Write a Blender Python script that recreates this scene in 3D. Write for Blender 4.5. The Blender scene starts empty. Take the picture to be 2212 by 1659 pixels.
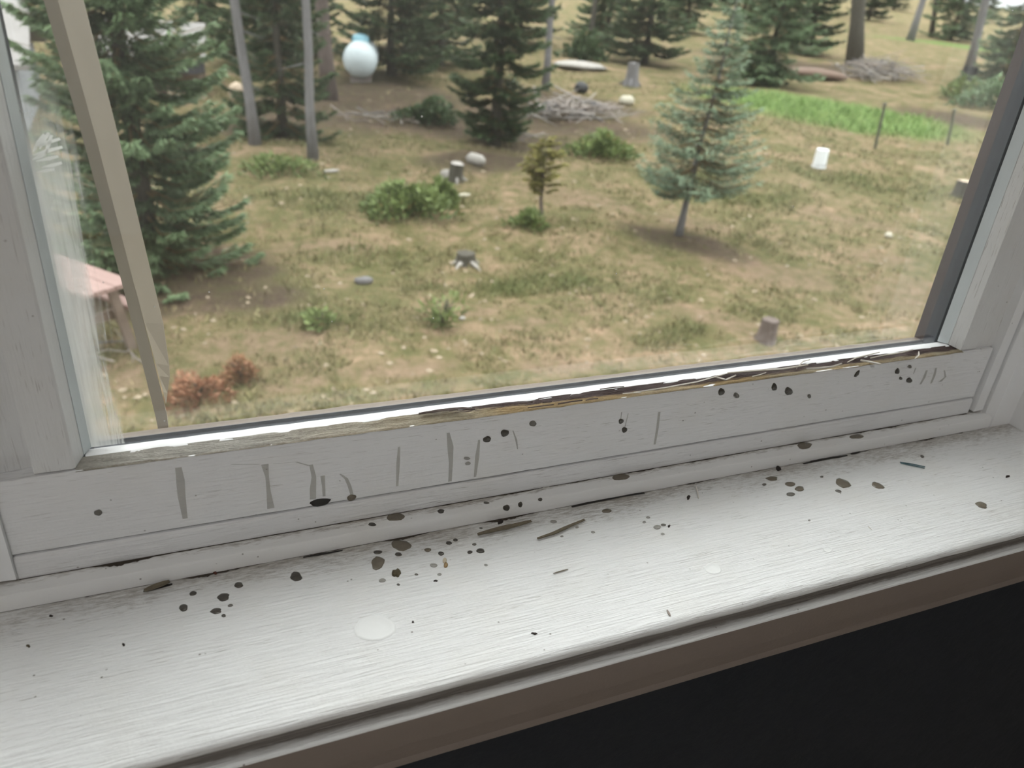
import bpy, bmesh, math, random
import numpy as np
from mathutils import Vector, Matrix, noise as mnoise

# ------------------------------------------------------------------ camera, sky, exposure
SC = bpy.context.scene
COL = SC.collection
FPX, CX, CY = 1660.0, 1106.0, 829.5
CAM = np.array([0.0, -0.4621, 0.38])
def _rot(yaw, pitch, roll):
    f = np.array([math.sin(yaw)*math.cos(pitch), math.cos(yaw)*math.cos(pitch), -math.sin(pitch)])
    rt = np.array([math.cos(yaw), -math.sin(yaw), 0.0]); up = np.cross(rt, f)
    return math.cos(roll)*rt+math.sin(roll)*up, -math.sin(roll)*rt+math.cos(roll)*up, f
CR, CU, CF = _rot(0.41953741, 0.48444797, 0.08522406)
cd = bpy.data.cameras.new('camera'); cam = bpy.data.objects.new('camera', cd); COL.objects.link(cam)
cam.matrix_world = Matrix(((CR[0], CU[0], -CF[0], CAM[0]), (CR[1], CU[1], -CF[1], CAM[1]), (CR[2], CU[2], -CF[2], CAM[2]), (0, 0, 0, 1)))
cd.sensor_fit = 'HORIZONTAL'; cd.sensor_width = 9.8; cd.lens = 9.8*FPX/2212
cd.clip_start = 0.02; cd.clip_end = 600
cd.dof.use_dof = True; cd.dof.focus_distance = 0.60; cd.dof.aperture_fstop = 2.3
SC.camera = cam

W = bpy.data.worlds.new('overcast_sky'); SC.world = W; W.use_nodes = True
wn, wl = W.node_tree.nodes, W.node_tree.links; wn.clear()
wo = wn.new('ShaderNodeOutputWorld'); wb = wn.new('ShaderNodeBackground')
wt = wn.new('ShaderNodeTexCoord'); wsx = wn.new('ShaderNodeSeparateXYZ'); wr = wn.new('ShaderNodeValToRGB')
wl.new(wt.outputs['Generated'], wsx.inputs[0]); wl.new(wsx.outputs['Z'], wr.inputs[0])
wr.color_ramp.elements[0].position = 0.0; wr.color_ramp.elements[0].color = (0.50, 0.52, 0.53, 1)
wr.color_ramp.elements[1].position = 1.0; wr.color_ramp.elements[1].color = (0.97, 1.0, 1.0, 1)
wl.new(wr.outputs[0], wb.inputs['Color']); wb.inputs['Strength'].default_value = 1.85
wl.new(wb.outputs[0], wo.inputs[0])
sd = bpy.data.lights.new('sun', 'SUN'); sun = bpy.data.objects.new('sun', sd); COL.objects.link(sun)
sd.energy = 2.7; sd.angle = math.radians(100); sd.color = (1.0, 0.975, 0.94)
sun.rotation_euler = Vector((-0.15, -0.38, -0.90)).to_track_quat('-Z', 'Y').to_euler()     # high sun behind thin cloud, ahead of the window, to the right
ld = bpy.data.lights.new('room_fill', 'AREA'); lamp = bpy.data.objects.new('room_fill', ld); COL.objects.link(lamp)
ld.shape = 'DISK'; ld.size = 0.5; ld.energy = 11.5; ld.color = (1.0, 0.96, 0.93); lamp.location = (-0.5, -2.0, 1.95)   # added unseen fill light for the room, behind the camera
SC.view_settings.view_transform = 'Standard'; SC.view_settings.look = 'None'
SC.view_settings.exposure = 0.86; SC.view_settings.gamma = 1.0; SC.view_settings.use_curve_mapping = False
SC.cycles.use_denoising = True; SC.cycles.max_bounces = 7; SC.cycles.diffuse_bounces = 4; SC.cycles.glossy_bounces = 3; SC.cycles.use_adaptive_sampling = True; SC.cycles.adaptive_threshold = 0.08; SC.cycles.adaptive_min_samples = 20; SC.cycles.transparent_max_bounces = 24
SC.cycles.sample_clamp_indirect = 6.0

# ------------------------------------------------------------------ pixel -> world helpers (used to measure places)
def ray(px, py): return (px-CX)/FPX*CR-(py-CY)/FPX*CU+CF
def on_z(px, py, z): d = ray(px, py); return CAM+(z-CAM[2])/d[2]*d
def on_y(px, py, y): d = ray(px, py); return CAM+(y-CAM[1])/d[1]*d
def at_depth(px, py, dep): return CAM+dep*ray(px, py)
def depth(P): return float((np.asarray(P)-CAM)@CF)
def gz(x, y):
    x = np.asarray(x, float); y = np.asarray(y, float)
    base = CAM[2]-3.5+0.035*np.maximum(0, y-8)+0.03*np.maximum(0, y-60)
    b = 0.04*np.sin(x*1.3+0.7*np.sin(y*.9))+0.035*np.sin(y*1.7+x*.6)+0.02*np.sin(x*3.1-y*2.3)
    return base+b*np.clip((y-1.0)/4, 0, 1)
def ground(px, py):
    d = ray(px, py); t = 3.0
    for _ in range(80):
        P = CAM+t*d; t += (P[2]-float(gz(P[0], P[1])))/(-d[2]+.035*d[1])*0.8
    P = CAM+t*d; P[2] = float(gz(P[0], P[1])); return P
def height_to(B, py):
    """height of a vertical thing standing at B whose top reaches image row py"""
    lo, hi = 0.0, 30.0
    for _ in range(50):
        m = (lo+hi)/2; v = B+np.array([0, 0, m])-CAM; y = CY-FPX*(v@CU)/(v@CF)
        if y > py: lo = m
        else: hi = m
    return lo

# ------------------------------------------------------------------ object helpers
def link(o, parent=None):
    COL.objects.link(o)
    if parent is not None: o.parent = parent
    return o
def tag(o, label=None, cat=None, group=None, kind=None):
    if label: o['label'] = label
    if cat: o['category'] = cat
    if group: o['group'] = group
    if kind: o['kind'] = kind
    return o
def empty(name, loc=(0, 0, 0), rz=0.0):
    o = bpy.data.objects.new(name, None); o.location = Vector(loc); o.rotation_euler = (0, 0, rz); o.empty_display_size = 0.1
    return link(o)
def arr_mesh(name, verts, faces, mat, parent=None, cols=None, smooth=False, loc=None):
    """verts (n,3) ; faces (m,k) ; cols (n,3)"""
    verts = np.asarray(verts, np.float32); faces = np.asarray(faces, np.int32); k = faces.shape[1]
    me = bpy.data.meshes.new(name)
    me.vertices.add(len(verts)); me.vertices.foreach_set('co', verts.ravel())
    me.loops.add(faces.size); me.loops.foreach_set('vertex_index', faces.ravel())
    me.polygons.add(len(faces)); me.polygons.foreach_set('loop_start', np.arange(0, faces.size, k, dtype=np.int32))
    if smooth: me.polygons.foreach_set('use_smooth', np.ones(len(faces), bool))
    if cols is not None:
        a = me.color_attributes.new('tint', 'FLOAT_COLOR', 'POINT')
        c = np.ones((len(verts), 4), np.float32); c[:, :3] = cols; a.data.foreach_set('color', c.ravel())
    me.update(calc_edges=True); me.materials.append(mat)
    o = bpy.data.objects.new(name, me)
    if loc is not None: o.location = Vector(loc)
    return link(o, parent)
def py_mesh(name, verts, faces, mat, parent=None, smooth=False, loc=None, bevel=0.0, seg=2):
    me = bpy.data.meshes.new(name); me.from_pydata([tuple(map(float, v)) for v in verts], [], faces)
    bm = bmesh.new(); bm.from_mesh(me); bmesh.ops.recalc_face_normals(bm, faces=bm.faces)
    if bevel > 0: bmesh.ops.bevel(bm, geom=list(bm.edges), offset=bevel, segments=seg, affect='EDGES', profile=.5, clamp_overlap=True)
    if smooth:
        for f in bm.faces: f.smooth = True
    bm.to_mesh(me); bm.free(); me.materials.append(mat)
    o = bpy.data.objects.new(name, me)
    if loc is not None: o.location = Vector(loc)
    return link(o, parent)
def box(name, lo, hi, mat, parent=None, bevel=0.0, loc=None):
    (a, b, c), (d, e, f) = lo, hi
    v = [(a, b, c), (d, b, c), (d, e, c), (a, e, c), (a, b, f), (d, b, f), (d, e, f), (a, e, f)]
    return py_mesh(name, v, [(0, 1, 2, 3), (4, 5, 6, 7), (0, 1, 5, 4), (1, 2, 6, 5), (2, 3, 7, 6), (3, 0, 4, 7)], mat, parent, bevel=bevel, loc=loc)
def boxes(name, lst, mat, parent=None, loc=None):
    V, F = [], []
    for (a, b, c), (d, e, f) in lst:
        n = len(V); V += [(a, b, c), (d, b, c), (d, e, c), (a, e, c), (a, b, f), (d, b, f), (d, e, f), (a, e, f)]
        F += [tuple(n+i for i in q) for q in ((0, 1, 2, 3), (4, 5, 6, 7), (0, 1, 5, 4), (1, 2, 6, 5), (2, 3, 7, 6), (3, 0, 4, 7))]
    return py_mesh(name, V, F, mat, parent, loc=loc)
def sweep_x(name, prof, x0, x1, mat, parent=None, n=2, jit=0.0, seed=0, smooth=True, closed=True):
    """profile of (y,z) points swept along x, ends capped"""
    k = len(prof); V = []; rng = random.Random(seed)
    for i in range(n):
        x = x0+(x1-x0)*i/(n-1)
        for j, (y, z) in enumerate(prof):
            dx = mnoise.noise(Vector((x*60, j*3.1, seed)))*jit if jit else 0
            V.append((x, y+dx*.6, z+dx))
    F = [(i*k+j, i*k+(j+1) % k, (i+1)*k+(j+1) % k, (i+1)*k+j) for i in range(n-1) for j in range(k if closed else k-1)]
    if closed: F += [tuple(range(k)), tuple((n-1)*k+j for j in range(k))]
    o = py_mesh(name, V, F, mat, parent)
    if smooth:
        o.data.polygons.foreach_set('use_smooth', np.ones(len(o.data.polygons), bool))
        o.data.set_sharp_from_angle(angle=math.radians(35))
    return o
def prism_z(name, prof, z0, z1, mat, parent=None, zfun=None, smooth=False, bevel=0.0):
    """(x,y) polygon extruded along z ; zfun(x,y) gives the bottom z"""
    k = len(prof)
    V = [(x, y, zfun(x, y) if zfun else z0) for x, y in prof]+[(x, y, z1) for x, y in prof]
    F = [tuple(range(k)), tuple(range(k, 2*k))]+[(j, (j+1) % k, k+(j+1) % k, k+j) for j in range(k)]
    return py_mesh(name, V, F, mat, parent, bevel=bevel)
def tube(pts, rad, n=8):
    """verts, faces of a swept round tube with given radii (list) ; capped"""
    pts = [Vector(p) for p in pts]; V = []; F = []
    for i, p in enumerate(pts):
        d = (pts[min(i+1, len(pts)-1)]-pts[max(i-1, 0)]).normalized()
        a = d.cross(Vector((0.31, 0.17, 0.93)) if abs(d.z) < .9 else Vector((1, 0.1, 0))).normalized(); b = d.cross(a)
        for k in range(n):
            t = 2*math.pi*k/n; V.append(p+(a*math.cos(t)+b*math.sin(t))*rad[i])
    for i in range(len(pts)-1):
        for k in range(n): F.append((i*n+k, i*n+(k+1) % n, (i+1)*n+(k+1) % n, (i+1)*n+k))
    F += [tuple(range(n)), tuple((len(pts)-1)*n+k for k in range(n))]
    return V, F

# ------------------------------------------------------------------ materials
def mat(name):
    m = bpy.data.materials.new(name); m.use_nodes = True
    nt = m.node_tree; nt.nodes.clear()
    out = nt.nodes.new('ShaderNodeOutputMaterial'); b = nt.nodes.new('ShaderNodeBsdfPrincipled')
    nt.links.new(b.outputs[0], out.inputs[0])
    return m, nt, b, out
class NT:
    def __init__(s, nt): s.nt = nt; s.tc = None
    def n(s, t, **kw):
        x = s.nt.nodes.new('ShaderNode'+t)
        for k, v in kw.items():
            if hasattr(x, k) and k not in x.inputs: setattr(x, k, v)
            else: x.inputs[k].default_value = v
        return x
    def l(s, a, b): s.nt.links.new(a, b)
    def coord(s, scale=(1, 1, 1), kind='Object', rot=(0, 0, 0)):
        if s.tc is None: s.tc = s.n('TexCoord')
        m = s.n('Mapping'); m.inputs['Scale'].default_value = scale; m.inputs['Rotation'].default_value = rot
        s.l(s.tc.outputs[kind], m.inputs[0]); return m.outputs[0]
    def noise(s, vec, scale, detail=4, rough=.55, dist=0.0):
        x = s.n('TexNoise'); x.inputs['Scale'].default_value = scale; x.inputs['Detail'].default_value = detail
        x.inputs['Roughness'].default_value = rough; x.inputs['Distortion'].default_value = dist
        s.l(vec, x.inputs['Vector']); return x.outputs['Fac']
    def ramp(s, fac, stops):
        r = s.n('ValToRGB'); e = r.color_ramp.elements
        while len(e) < len(stops): e.new(0.5)
        for i, (p, c) in enumerate(stops):
            e[i].position = p; e[i].color = (c, c, c, 1) if isinstance(c, (int, float)) else (*c, 1)
        s.l(fac, r.inputs[0]); return r.outputs[0]
    def mix(s, fac, a, b, mode='MIX'):
        m = s.n('Mix'); m.data_type = 'RGBA'; m.blend_type = mode
        for v, i in ((fac, 0), (a, 6), (b, 7)):
            if isinstance(v, (int, float)): m.inputs[i].default_value = v
            elif isinstance(v, tuple): m.inputs[i].default_value = (*v, 1)
            else: s.l(v, m.inputs[i])
        return m.outputs[2]
    def math(s, op, a, b=0.0, c=0.0):
        m = s.n('Math'); m.operation = op
        for i, v in enumerate((a, b, c)):
            if isinstance(v, (int, float)): m.inputs[i].default_value = v
            else: s.l(v, m.inputs[i])
        return m.outputs[0]
    def bump(s, h, strength, dist, b):
        x = s.n('Bump'); x.inputs['Strength'].default_value = strength; x.inputs['Distance'].default_value = dist
        s.l(h, x.inputs['Height']); s.l(x.outputs[0], b.inputs['Normal'])
def plain(name, col, rough=.6, var=.12, scale=20, metal=0.0, bump=0.0, stretch=(1, 1, 1)):
    m, nt, b, _ = mat(name); N = NT(nt); v = N.coord(stretch)
    f = N.noise(v, scale, 5)
    c = N.mix(f, tuple(x*(1-var) for x in col), tuple(min(1, x*(1+var)) for x in col))
    N.l(c, b.inputs['Base Color']); b.inputs['Roughness'].default_value = rough; b.inputs['Metallic'].default_value = metal
    if bump: N.bump(f, 1.0, bump, b)
    return m

def paint(name, base, dirt_y=None, dirt_amount=.6, grain=1.0, speck=True, rough=.42, vertical=False, cracks=True, cove=False):
    """old white paint over grained wood; the grain runs along x (or z)"""
    m, nt, b, _ = mat(name); N = NT(nt)
    st = (26, 26, 1.3) if vertical else (1.3, 26, 26)
    g1 = N.noise(N.coord(st), 22, 6, .6, .6)
    g2 = N.noise(N.coord(tuple(s*.35 for s in st)), 9, 4, .5, 1.4)
    fine = N.noise(N.coord(), 420, 3)
    col = N.mix(N.noise(N.coord(), 9, 4), tuple(x*.965 for x in base), base)
    col = N.mix(N.math('MULTIPLY', N.ramp(N.noise(N.coord(), 17, 5), [(.48, 0), (.75, 1)]), .35), col, (base[0]*.93, base[1]*.9, base[2]*.84))
    if cracks:
        thin = (150, 150, 5.5) if vertical else (5.5, 150, 150)
        ck = N.noise(N.coord(thin), 9, 3, .5)
        where = N.ramp(N.noise(N.coord(tuple(s*.25 for s in st)), 6, 3), [(.42, 0), (.60, 1)])
        ckm = N.math('MULTIPLY', N.ramp(ck, [(.62, 0), (.68, 1)]), where)
        col = N.mix(N.math('MULTIPLY', ckm, .55), col, (.20, .17, .14))
    if speck:
        vo = N.n('TexVoronoi'); vo.inputs['Scale'].default_value = 120; N.l(N.coord(), vo.inputs['Vector'])
        sp = N.ramp(vo.outputs['Distance'], [(.05, 1), (.11, 0)])
        keep = N.ramp(N.noise(N.coord((1, 1, 1)), 75, 2), [(.57, 0), (.61, 1)])
        col = N.mix(N.math('MULTIPLY', N.math('MULTIPLY', sp, keep), .75), col, (.10, .08, .06))
    if dirt_y:                                         # grime that has settled along a joint at y = dirt_y[0], thinning out to dirt_y[1]
        if N.tc is None: N.coord()
        sx = N.n('SeparateXYZ'); N.l(N.tc.outputs['Object'], sx.inputs[0])
        mr = N.n('MapRange'); mr.inputs['From Min'].default_value = dirt_y[1]; mr.inputs['From Max'].default_value = dirt_y[0]
        N.l(sx.outputs['Y'], mr.inputs['Value'])
        big = N.noise(N.coord((1.0, 4, 1)), 9, 6, .65)
        fin = N.noise(N.coord((.8, 4, 1)), 130, 6, .75)
        a = N.math('ADD', N.math('MULTIPLY', big, .95), N.math('MULTIPLY', fin, 1.3))
        a = N.math('ADD', a, N.math('MULTIPLY', mr.outputs[0], dirt_y[2]*.52))
        dm = N.math('MULTIPLY', N.ramp(N.math('MULTIPLY', a, .5), [(.71, 0), (.82, .55), (.95, 1)]), dirt_amount)
        dc = N.ramp(fin, [(.35, (.36, .30, .22)), (.68, (.10, .078, .05))])
        col = N.mix(dm, col, dc)
    if cove:                                           # speckled grime in the groove under the nose, with its shade painted in
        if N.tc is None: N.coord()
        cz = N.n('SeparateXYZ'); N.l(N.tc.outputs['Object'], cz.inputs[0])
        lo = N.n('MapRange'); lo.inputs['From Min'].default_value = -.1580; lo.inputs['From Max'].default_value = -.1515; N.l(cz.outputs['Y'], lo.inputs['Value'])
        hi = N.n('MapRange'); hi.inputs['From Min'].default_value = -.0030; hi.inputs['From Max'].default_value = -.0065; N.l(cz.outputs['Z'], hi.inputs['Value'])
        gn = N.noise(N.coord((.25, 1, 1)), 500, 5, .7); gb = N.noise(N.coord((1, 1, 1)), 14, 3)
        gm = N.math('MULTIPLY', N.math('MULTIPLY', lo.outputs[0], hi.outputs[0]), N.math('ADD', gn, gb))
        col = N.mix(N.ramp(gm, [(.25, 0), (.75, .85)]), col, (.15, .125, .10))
    N.l(col, b.inputs['Base Color']); b.inputs['Roughness'].default_value = rough
    h = N.math('ADD', N.math('MULTIPLY', g1, .8*grain), N.math('ADD', N.math('MULTIPLY', g2, .9*grain), N.math('MULTIPLY', fine, .18)))
    N.bump(h, .9, .0015*max(grain, .6), b)
    return m

WHITE = (.81, .825, .825)
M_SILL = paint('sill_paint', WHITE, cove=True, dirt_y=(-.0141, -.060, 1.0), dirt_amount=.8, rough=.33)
M_SASH = paint('sash_paint', (.85, .86, .87), grain=.9, rough=.45)
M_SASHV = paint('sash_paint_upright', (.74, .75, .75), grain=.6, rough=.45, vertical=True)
M_JAMB = paint('jamb_paint', (.85, .86, .87), grain=.25, rough=.45, vertical=True, cracks=False)
M_BEAD = paint('bead_paint', (.83, .84, .84), dirt_y=(-.0002, -.010, 1.15), dirt_amount=.85, grain=.3, rough=.4, cracks=False)
M_APRON = paint('apron_paint', (.235, .197, .175), grain=.15, rough=.42, speck=False, cracks=False)
M_STRIP = plain('white_glazing_tape', (.86, .87, .88), .35, .05, 300, bump=.0003, stretch=(.3, 1, 1))
M_STRIPV = plain('blue_white_glazing_tape', (.66, .72, .74), .35, .08, 120, bump=.0003, stretch=(1, 1, .2))
M_SPACER = plain('dark_spacer_metal', (.030, .036, .047), .5, .25, 60)
M_BEIGE = plain('beige_stop', (.135, .108, .085), .7, .3, 160, stretch=(.2, 1, 1))
M_BROWNST = plain('dark_stained_wood', (.04, .026, .024), .55, .4, 60, stretch=(1, 1, .1))
M_BLACK = plain('black_mould', (.02, .018, .015), .6, .3, 300)
M_METAL = plain('beige_coated_metal', (.33, .29, .235), .45, .06, 30)
M_WALLIN = plain('navy_wall_paint', (.0075, .0118, .0195), .7, .15, 60, bump=.0012)
M_CEIL = plain('ceiling_white', (.7, .7, .68), .9, .04, 8)
M_FLOORIN = plain('beige_carpet', (.45, .40, .33), .95, .15, 40)
M_WALLPALE = plain('pale_wall_paint', (.55, .55, .54), .8, .05, 8)
M_SIDING = plain('house_siding', (.45, .42, .37), .8, .08, 5)

def rotten():
    m, nt, b, _ = mat('rotten_sash_edge'); N = NT(nt)
    sx = None; N.coord(); sx = N.n('SeparateXYZ'); N.l(N.tc.outputs['Object'], sx.inputs[0])
    big = N.noise(N.coord((1, 2, 1)), 8, 4)
    g = N.noise(N.coord((2.5, 40, 40)), 22, 6, .65, .5)
    fin = N.noise(N.coord((1, 2, 2)), 420, 5, .7)
    tan = N.mix(fin, (.20, .155, .085), (.52, .46, .33))
    tan = N.mix(N.ramp(big, [(.42, 0), (.6, .75)]), tan, N.mix(fin, (.22, .13, .04), (.44, .29, .10)))
    grey = N.mix(fin, (.20, .185, .155), (.62, .60, .54))
    left = N.n('MapRange'); left.inputs['From Min'].default_value = .17; left.inputs['From Max'].default_value = .02
    N.l(sx.outputs['X'], left.inputs['Value'])
    col = N.mix(left.outputs[0], tan, grey)
    up = N.n('MapRange'); up.inputs['From Min'].default_value = .0005; up.inputs['From Max'].default_value = .0095
    N.l(sx.outputs['Y'], up.inputs['Value'])
    mid = N.n('MapRange'); mid.inputs['From Min'].default_value = .10; mid.inputs['From Max'].default_value = .30
    N.l(sx.outputs['X'], mid.inputs['Value'])
    a = N.math('ADD', N.math('MULTIPLY', up.outputs[0], N.math('MULTIPLY_ADD', mid.outputs[0], .62, .18)), N.math('MULTIPLY', g, .75))
    col = N.mix(N.ramp(a, [(.66, 0), (.80, 1)]), col, N.mix(g, (.028, .016, .015), (.085, .048, .042)))
    fr = N.ramp(N.math('ADD', up.outputs[0], N.math('MULTIPLY', fin, .25)), [(.10, 1), (.28, 0)])
    col = N.mix(N.math('MULTIPLY', fr, .6), col, (.10, .065, .02))
    N.l(col, b.inputs['Base Color']); b.inputs['Roughness'].default_value = .75
    N.bump(N.math('ADD', g, N.math('MULTIPLY', fin, .6)), 1.0, .0016, b)
    return m
M_ROT = rotten()

def glass():
    m, nt, b, out = mat('clear_glass'); N = NT(nt); nt.nodes.remove(b)
    t = N.n('BsdfTransparent'); t.inputs[0].default_value = (.99, .995, .992, 1)
    g = N.n('BsdfGlossy'); g.inputs['Roughness'].default_value = .0; g.inputs[0].default_value = (1, 1, 1, 1)
    f = N.n('Fresnel'); geo = N.n('NewGeometry')                                # same reflectance from both faces of the thin pane
    N.l(N.math('MULTIPLY_ADD', geo.outputs['Backfacing'], 1/1.45-1.45, 1.45), f.inputs[0])
    mx = N.n('MixShader'); N.l(f.outputs[0], mx.inputs[0]); N.l(t.outputs[0], mx.inputs[1]); N.l(g.outputs[0], mx.inputs[2])
    d = N.n('BsdfDiffuse'); d.inputs[0].default_value = (.8, .8, .78, 1)        # thin film of dust, thicker towards the edges in patches
    nz = N.noise(N.coord(), 7, 4)
    sp = N.n('TexVoronoi'); sp.inputs['Scale'].default_value = 75; N.l(N.coord(), sp.inputs['Vector'])
    dots = N.math('MULTIPLY', N.ramp(sp.outputs['Distance'], [(.035, 1), (.06, 0)]), N.ramp(N.noise(N.coord(), 30, 2), [(.60, 0), (.64, .8)]))
    fac = N.math('ADD', N.ramp(nz, [(.40, .004), (.8, .026)]), dots)
    m2 = N.n('MixShader'); N.l(fac, m2.inputs[0]); N.l(mx.outputs[0], m2.inputs[1]); N.l(d.outputs[0], m2.inputs[2])
    N.l(m2.outputs[0], out.inputs[0]); return m
M_GLASS = glass()

def smear():
    m, nt, b, out = mat('scraped_white_paint'); N = NT(nt)
    b.inputs['Base Color'].default_value = (.74, .76, .74, 1); b.inputs['Roughness'].default_value = .5
    t = N.n('BsdfTransparent')
    N.coord(); sx = N.n('SeparateXYZ'); N.l(N.tc.outputs['Object'], sx.inputs[0])
    edge = N.n('MapRange'); edge.inputs['From Min'].default_value = -.052; edge.inputs['From Max'].default_value = -.0775
    N.l(sx.outputs['X'], edge.inputs['Value'])
    s = N.noise(N.coord((26, 1, 1.2), rot=(0, .06, 0)), 16, 6, .65, .3); s2 = N.noise(N.coord((3, 1, 1)), 14, 4)
    zz = N.n('MapRange'); zz.inputs['From Min'].default_value = .32; zz.inputs['From Max'].default_value = .26; N.l(sx.outputs['Z'], zz.inputs['Value'])
    a = N.math('ADD', N.math('MULTIPLY', s, .75), N.math('MULTIPLY', s2, .45))
    a = N.math('ADD', a, N.math('MULTIPLY', edge.outputs[0], .60))
    a = N.math('MULTIPLY', N.ramp(N.math('MULTIPLY', a, .6), [(.40, 0), (.54, .66), (.72, .92)]), zz.outputs[0])
    tl = N.n('BsdfTranslucent'); tl.inputs[0].default_value = (.80, .82, .80, 1); pm = N.n('MixShader'); pm.inputs[0].default_value = .45; N.l(b.outputs[0], pm.inputs[1]); N.l(tl.outputs[0], pm.inputs[2])
    mx = N.n('MixShader'); N.l(a, mx.inputs[0]); N.l(t.outputs[0], mx.inputs[1]); N.l(pm.outputs[0], mx.inputs[2]); N.l(mx.outputs[0], out.inputs[0])
    return m
M_SMEAR = smear()

def liquid(name, col, alpha):
    m, nt, b, out = mat(name); N = NT(nt)
    N.l(N.mix(N.noise(N.coord(), 240, 3), tuple(x*.75 for x in col), tuple(x*1.25 for x in col)), b.inputs['Base Color'])
    b.inputs['Roughness'].default_value = .14
    t = N.n('BsdfTransparent'); mx = N.n('MixShader'); mx.inputs[0].default_value = alpha
    N.l(t.outputs[0], mx.inputs[1]); N.l(b.outputs[0], mx.inputs[2]); N.l(mx.outputs[0], out.inputs[0]); return m
M_DROP = {'d': liquid('dark_dirty_water', (.075, .068, .055), .88), 'm': liquid('grey_dirty_water', (.16, .15, .13), .8),
          'l': liquid('pale_dirty_water', (.36, .35, .32), .72), 'b': liquid('brown_blot', (.17, .145, .105), .8)}
def scrape():
    m, nt, b, out = mat('thin_white_scrape'); N = NT(nt); b.inputs['Base Color'].default_value = (.85, .86, .85, 1)
    tl = N.n('BsdfTranslucent'); tl.inputs[0].default_value = (.88, .9, .88, 1); pm = N.n('MixShader'); pm.inputs[0].default_value = .6
    N.l(b.outputs[0], pm.inputs[1]); N.l(tl.outputs[0], pm.inputs[2]); N.l(pm.outputs[0], out.inputs[0]); return m
M_SCRAPE = scrape()
M_TRAIL = liquid('dried_drip_trail', (.44, .42, .36), .24)

def foliage(name, dark, light, trans=.15):
    m, nt, b, out = mat(name); N = NT(nt)
    at = N.n('Attribute'); at.attribute_name = 'tint'
    sx = N.n('SeparateColor'); N.l(at.outputs['Color'], sx.inputs[0])
    c = N.mix(sx.outputs[0], dark, light)
    c = N.mix(N.math('MULTIPLY', sx.outputs[1], .8), c, (.22, .15, .07))
    N.l(c, b.inputs['Base Color']); b.inputs['Roughness'].default_value = .6; b.inputs['Specular IOR Level'].default_value = .3
    tr = N.n('BsdfTranslucent'); N.l(c, tr.inputs[0])
    mx = N.n('MixShader'); mx.inputs[0].default_value = trans; N.l(b.outputs[0], mx.inputs[1]); N.l(tr.outputs[0], mx.inputs[2]); N.l(mx.outputs[0], out.inputs[0])
    return m
M_SPRUCE = foliage('spruce_needles', (.052, .085, .040), (.205, .29, .155))
M_BLUE = foliage('blue_green_needles', (.085, .120, .075), (.24, .32, .21))
M_DARK = foliage('dark_needles', (.020, .036, .015), (.09, .14, .06))
M_YELLOW = foliage('yellow_green_leaves', (.10, .10, .03), (.32, .30, .09))
M_SHRUB = foliage('shrub_leaves', (.07, .10, .035), (.22, .28, .10))
M_RUST = foliage('dead_rust_needles', (.13, .06, .035), (.38, .19, .11))
def bark(name, a, c):
    m, nt, b, _ = mat(name); N = NT(nt); f = N.noise(N.coord((1, 1, .15)), 18, 6, .7)
    N.l(N.mix(f, a, c), b.inputs['Base Color']); b.inputs['Roughness'].default_value = .9; N.bump(f, 1, .03, b); return m
M_BARKG = bark('grey_bark', (.09, .085, .085), (.27, .26, .27))
M_BARKR = bark('reddish_bark', (.07, .052, .045), (.23, .18, .16))
M_BARKD = bark('dark_bark', (.035, .032, .025), (.12, .11, .085))
M_CUT = plain('cut_wood', (.50, .40, .30), .8, .25, 30)
M_PALEWOOD = plain('pale_weathered_wood', (.33, .31, .285), .8, .25, 12)
M_STICK = plain('grey_dead_wood', (.29, .25, .225), .9, .35, 15)
M_STICKP = plain('pale_dead_branch', (.33, .30, .275), .9, .3, 15)
M_STONE = plain('pale_stone', (.43, .40, .32), .9, .2, 20)
M_WHITEPL = plain('white_plastic', (.80, .82, .84), .45, .04, 10)
M_TANK = plain('pale_tank_paint', (.60, .68, .71), .4, .06, 4)
M_DOME = plain('light_blue_dome', (.30, .56, .66), .4, .06, 8)
M_POST = plain('dark_fence_post', (.085, .09, .06), .8, .3, 10)
M_REDWOOD = plain('red_brown_planks', (.30, .20, .18), .6, .22, 14, stretch=(1, 8, 1))
M_TABLELEG = plain('table_leg_wood', (.22, .17, .14), .8, .2, 10)
M_ROOF = plain('pale_roof', (.24, .228, .22), .9, .18, 6)
M_GARAGE = plain('grey_blue_siding', (.33, .35, .38), .8, .08, 6)
M_EAVE = plain('dark_eave', (.05, .05, .055), .8, .2, 6)
M_SHEDW = plain('brown_shed_wall', (.16, .11, .085), .85, .25, 8)
M_BLACKP = plain('black_rubber', (.02, .02, .022), .6, .2, 8)

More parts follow.
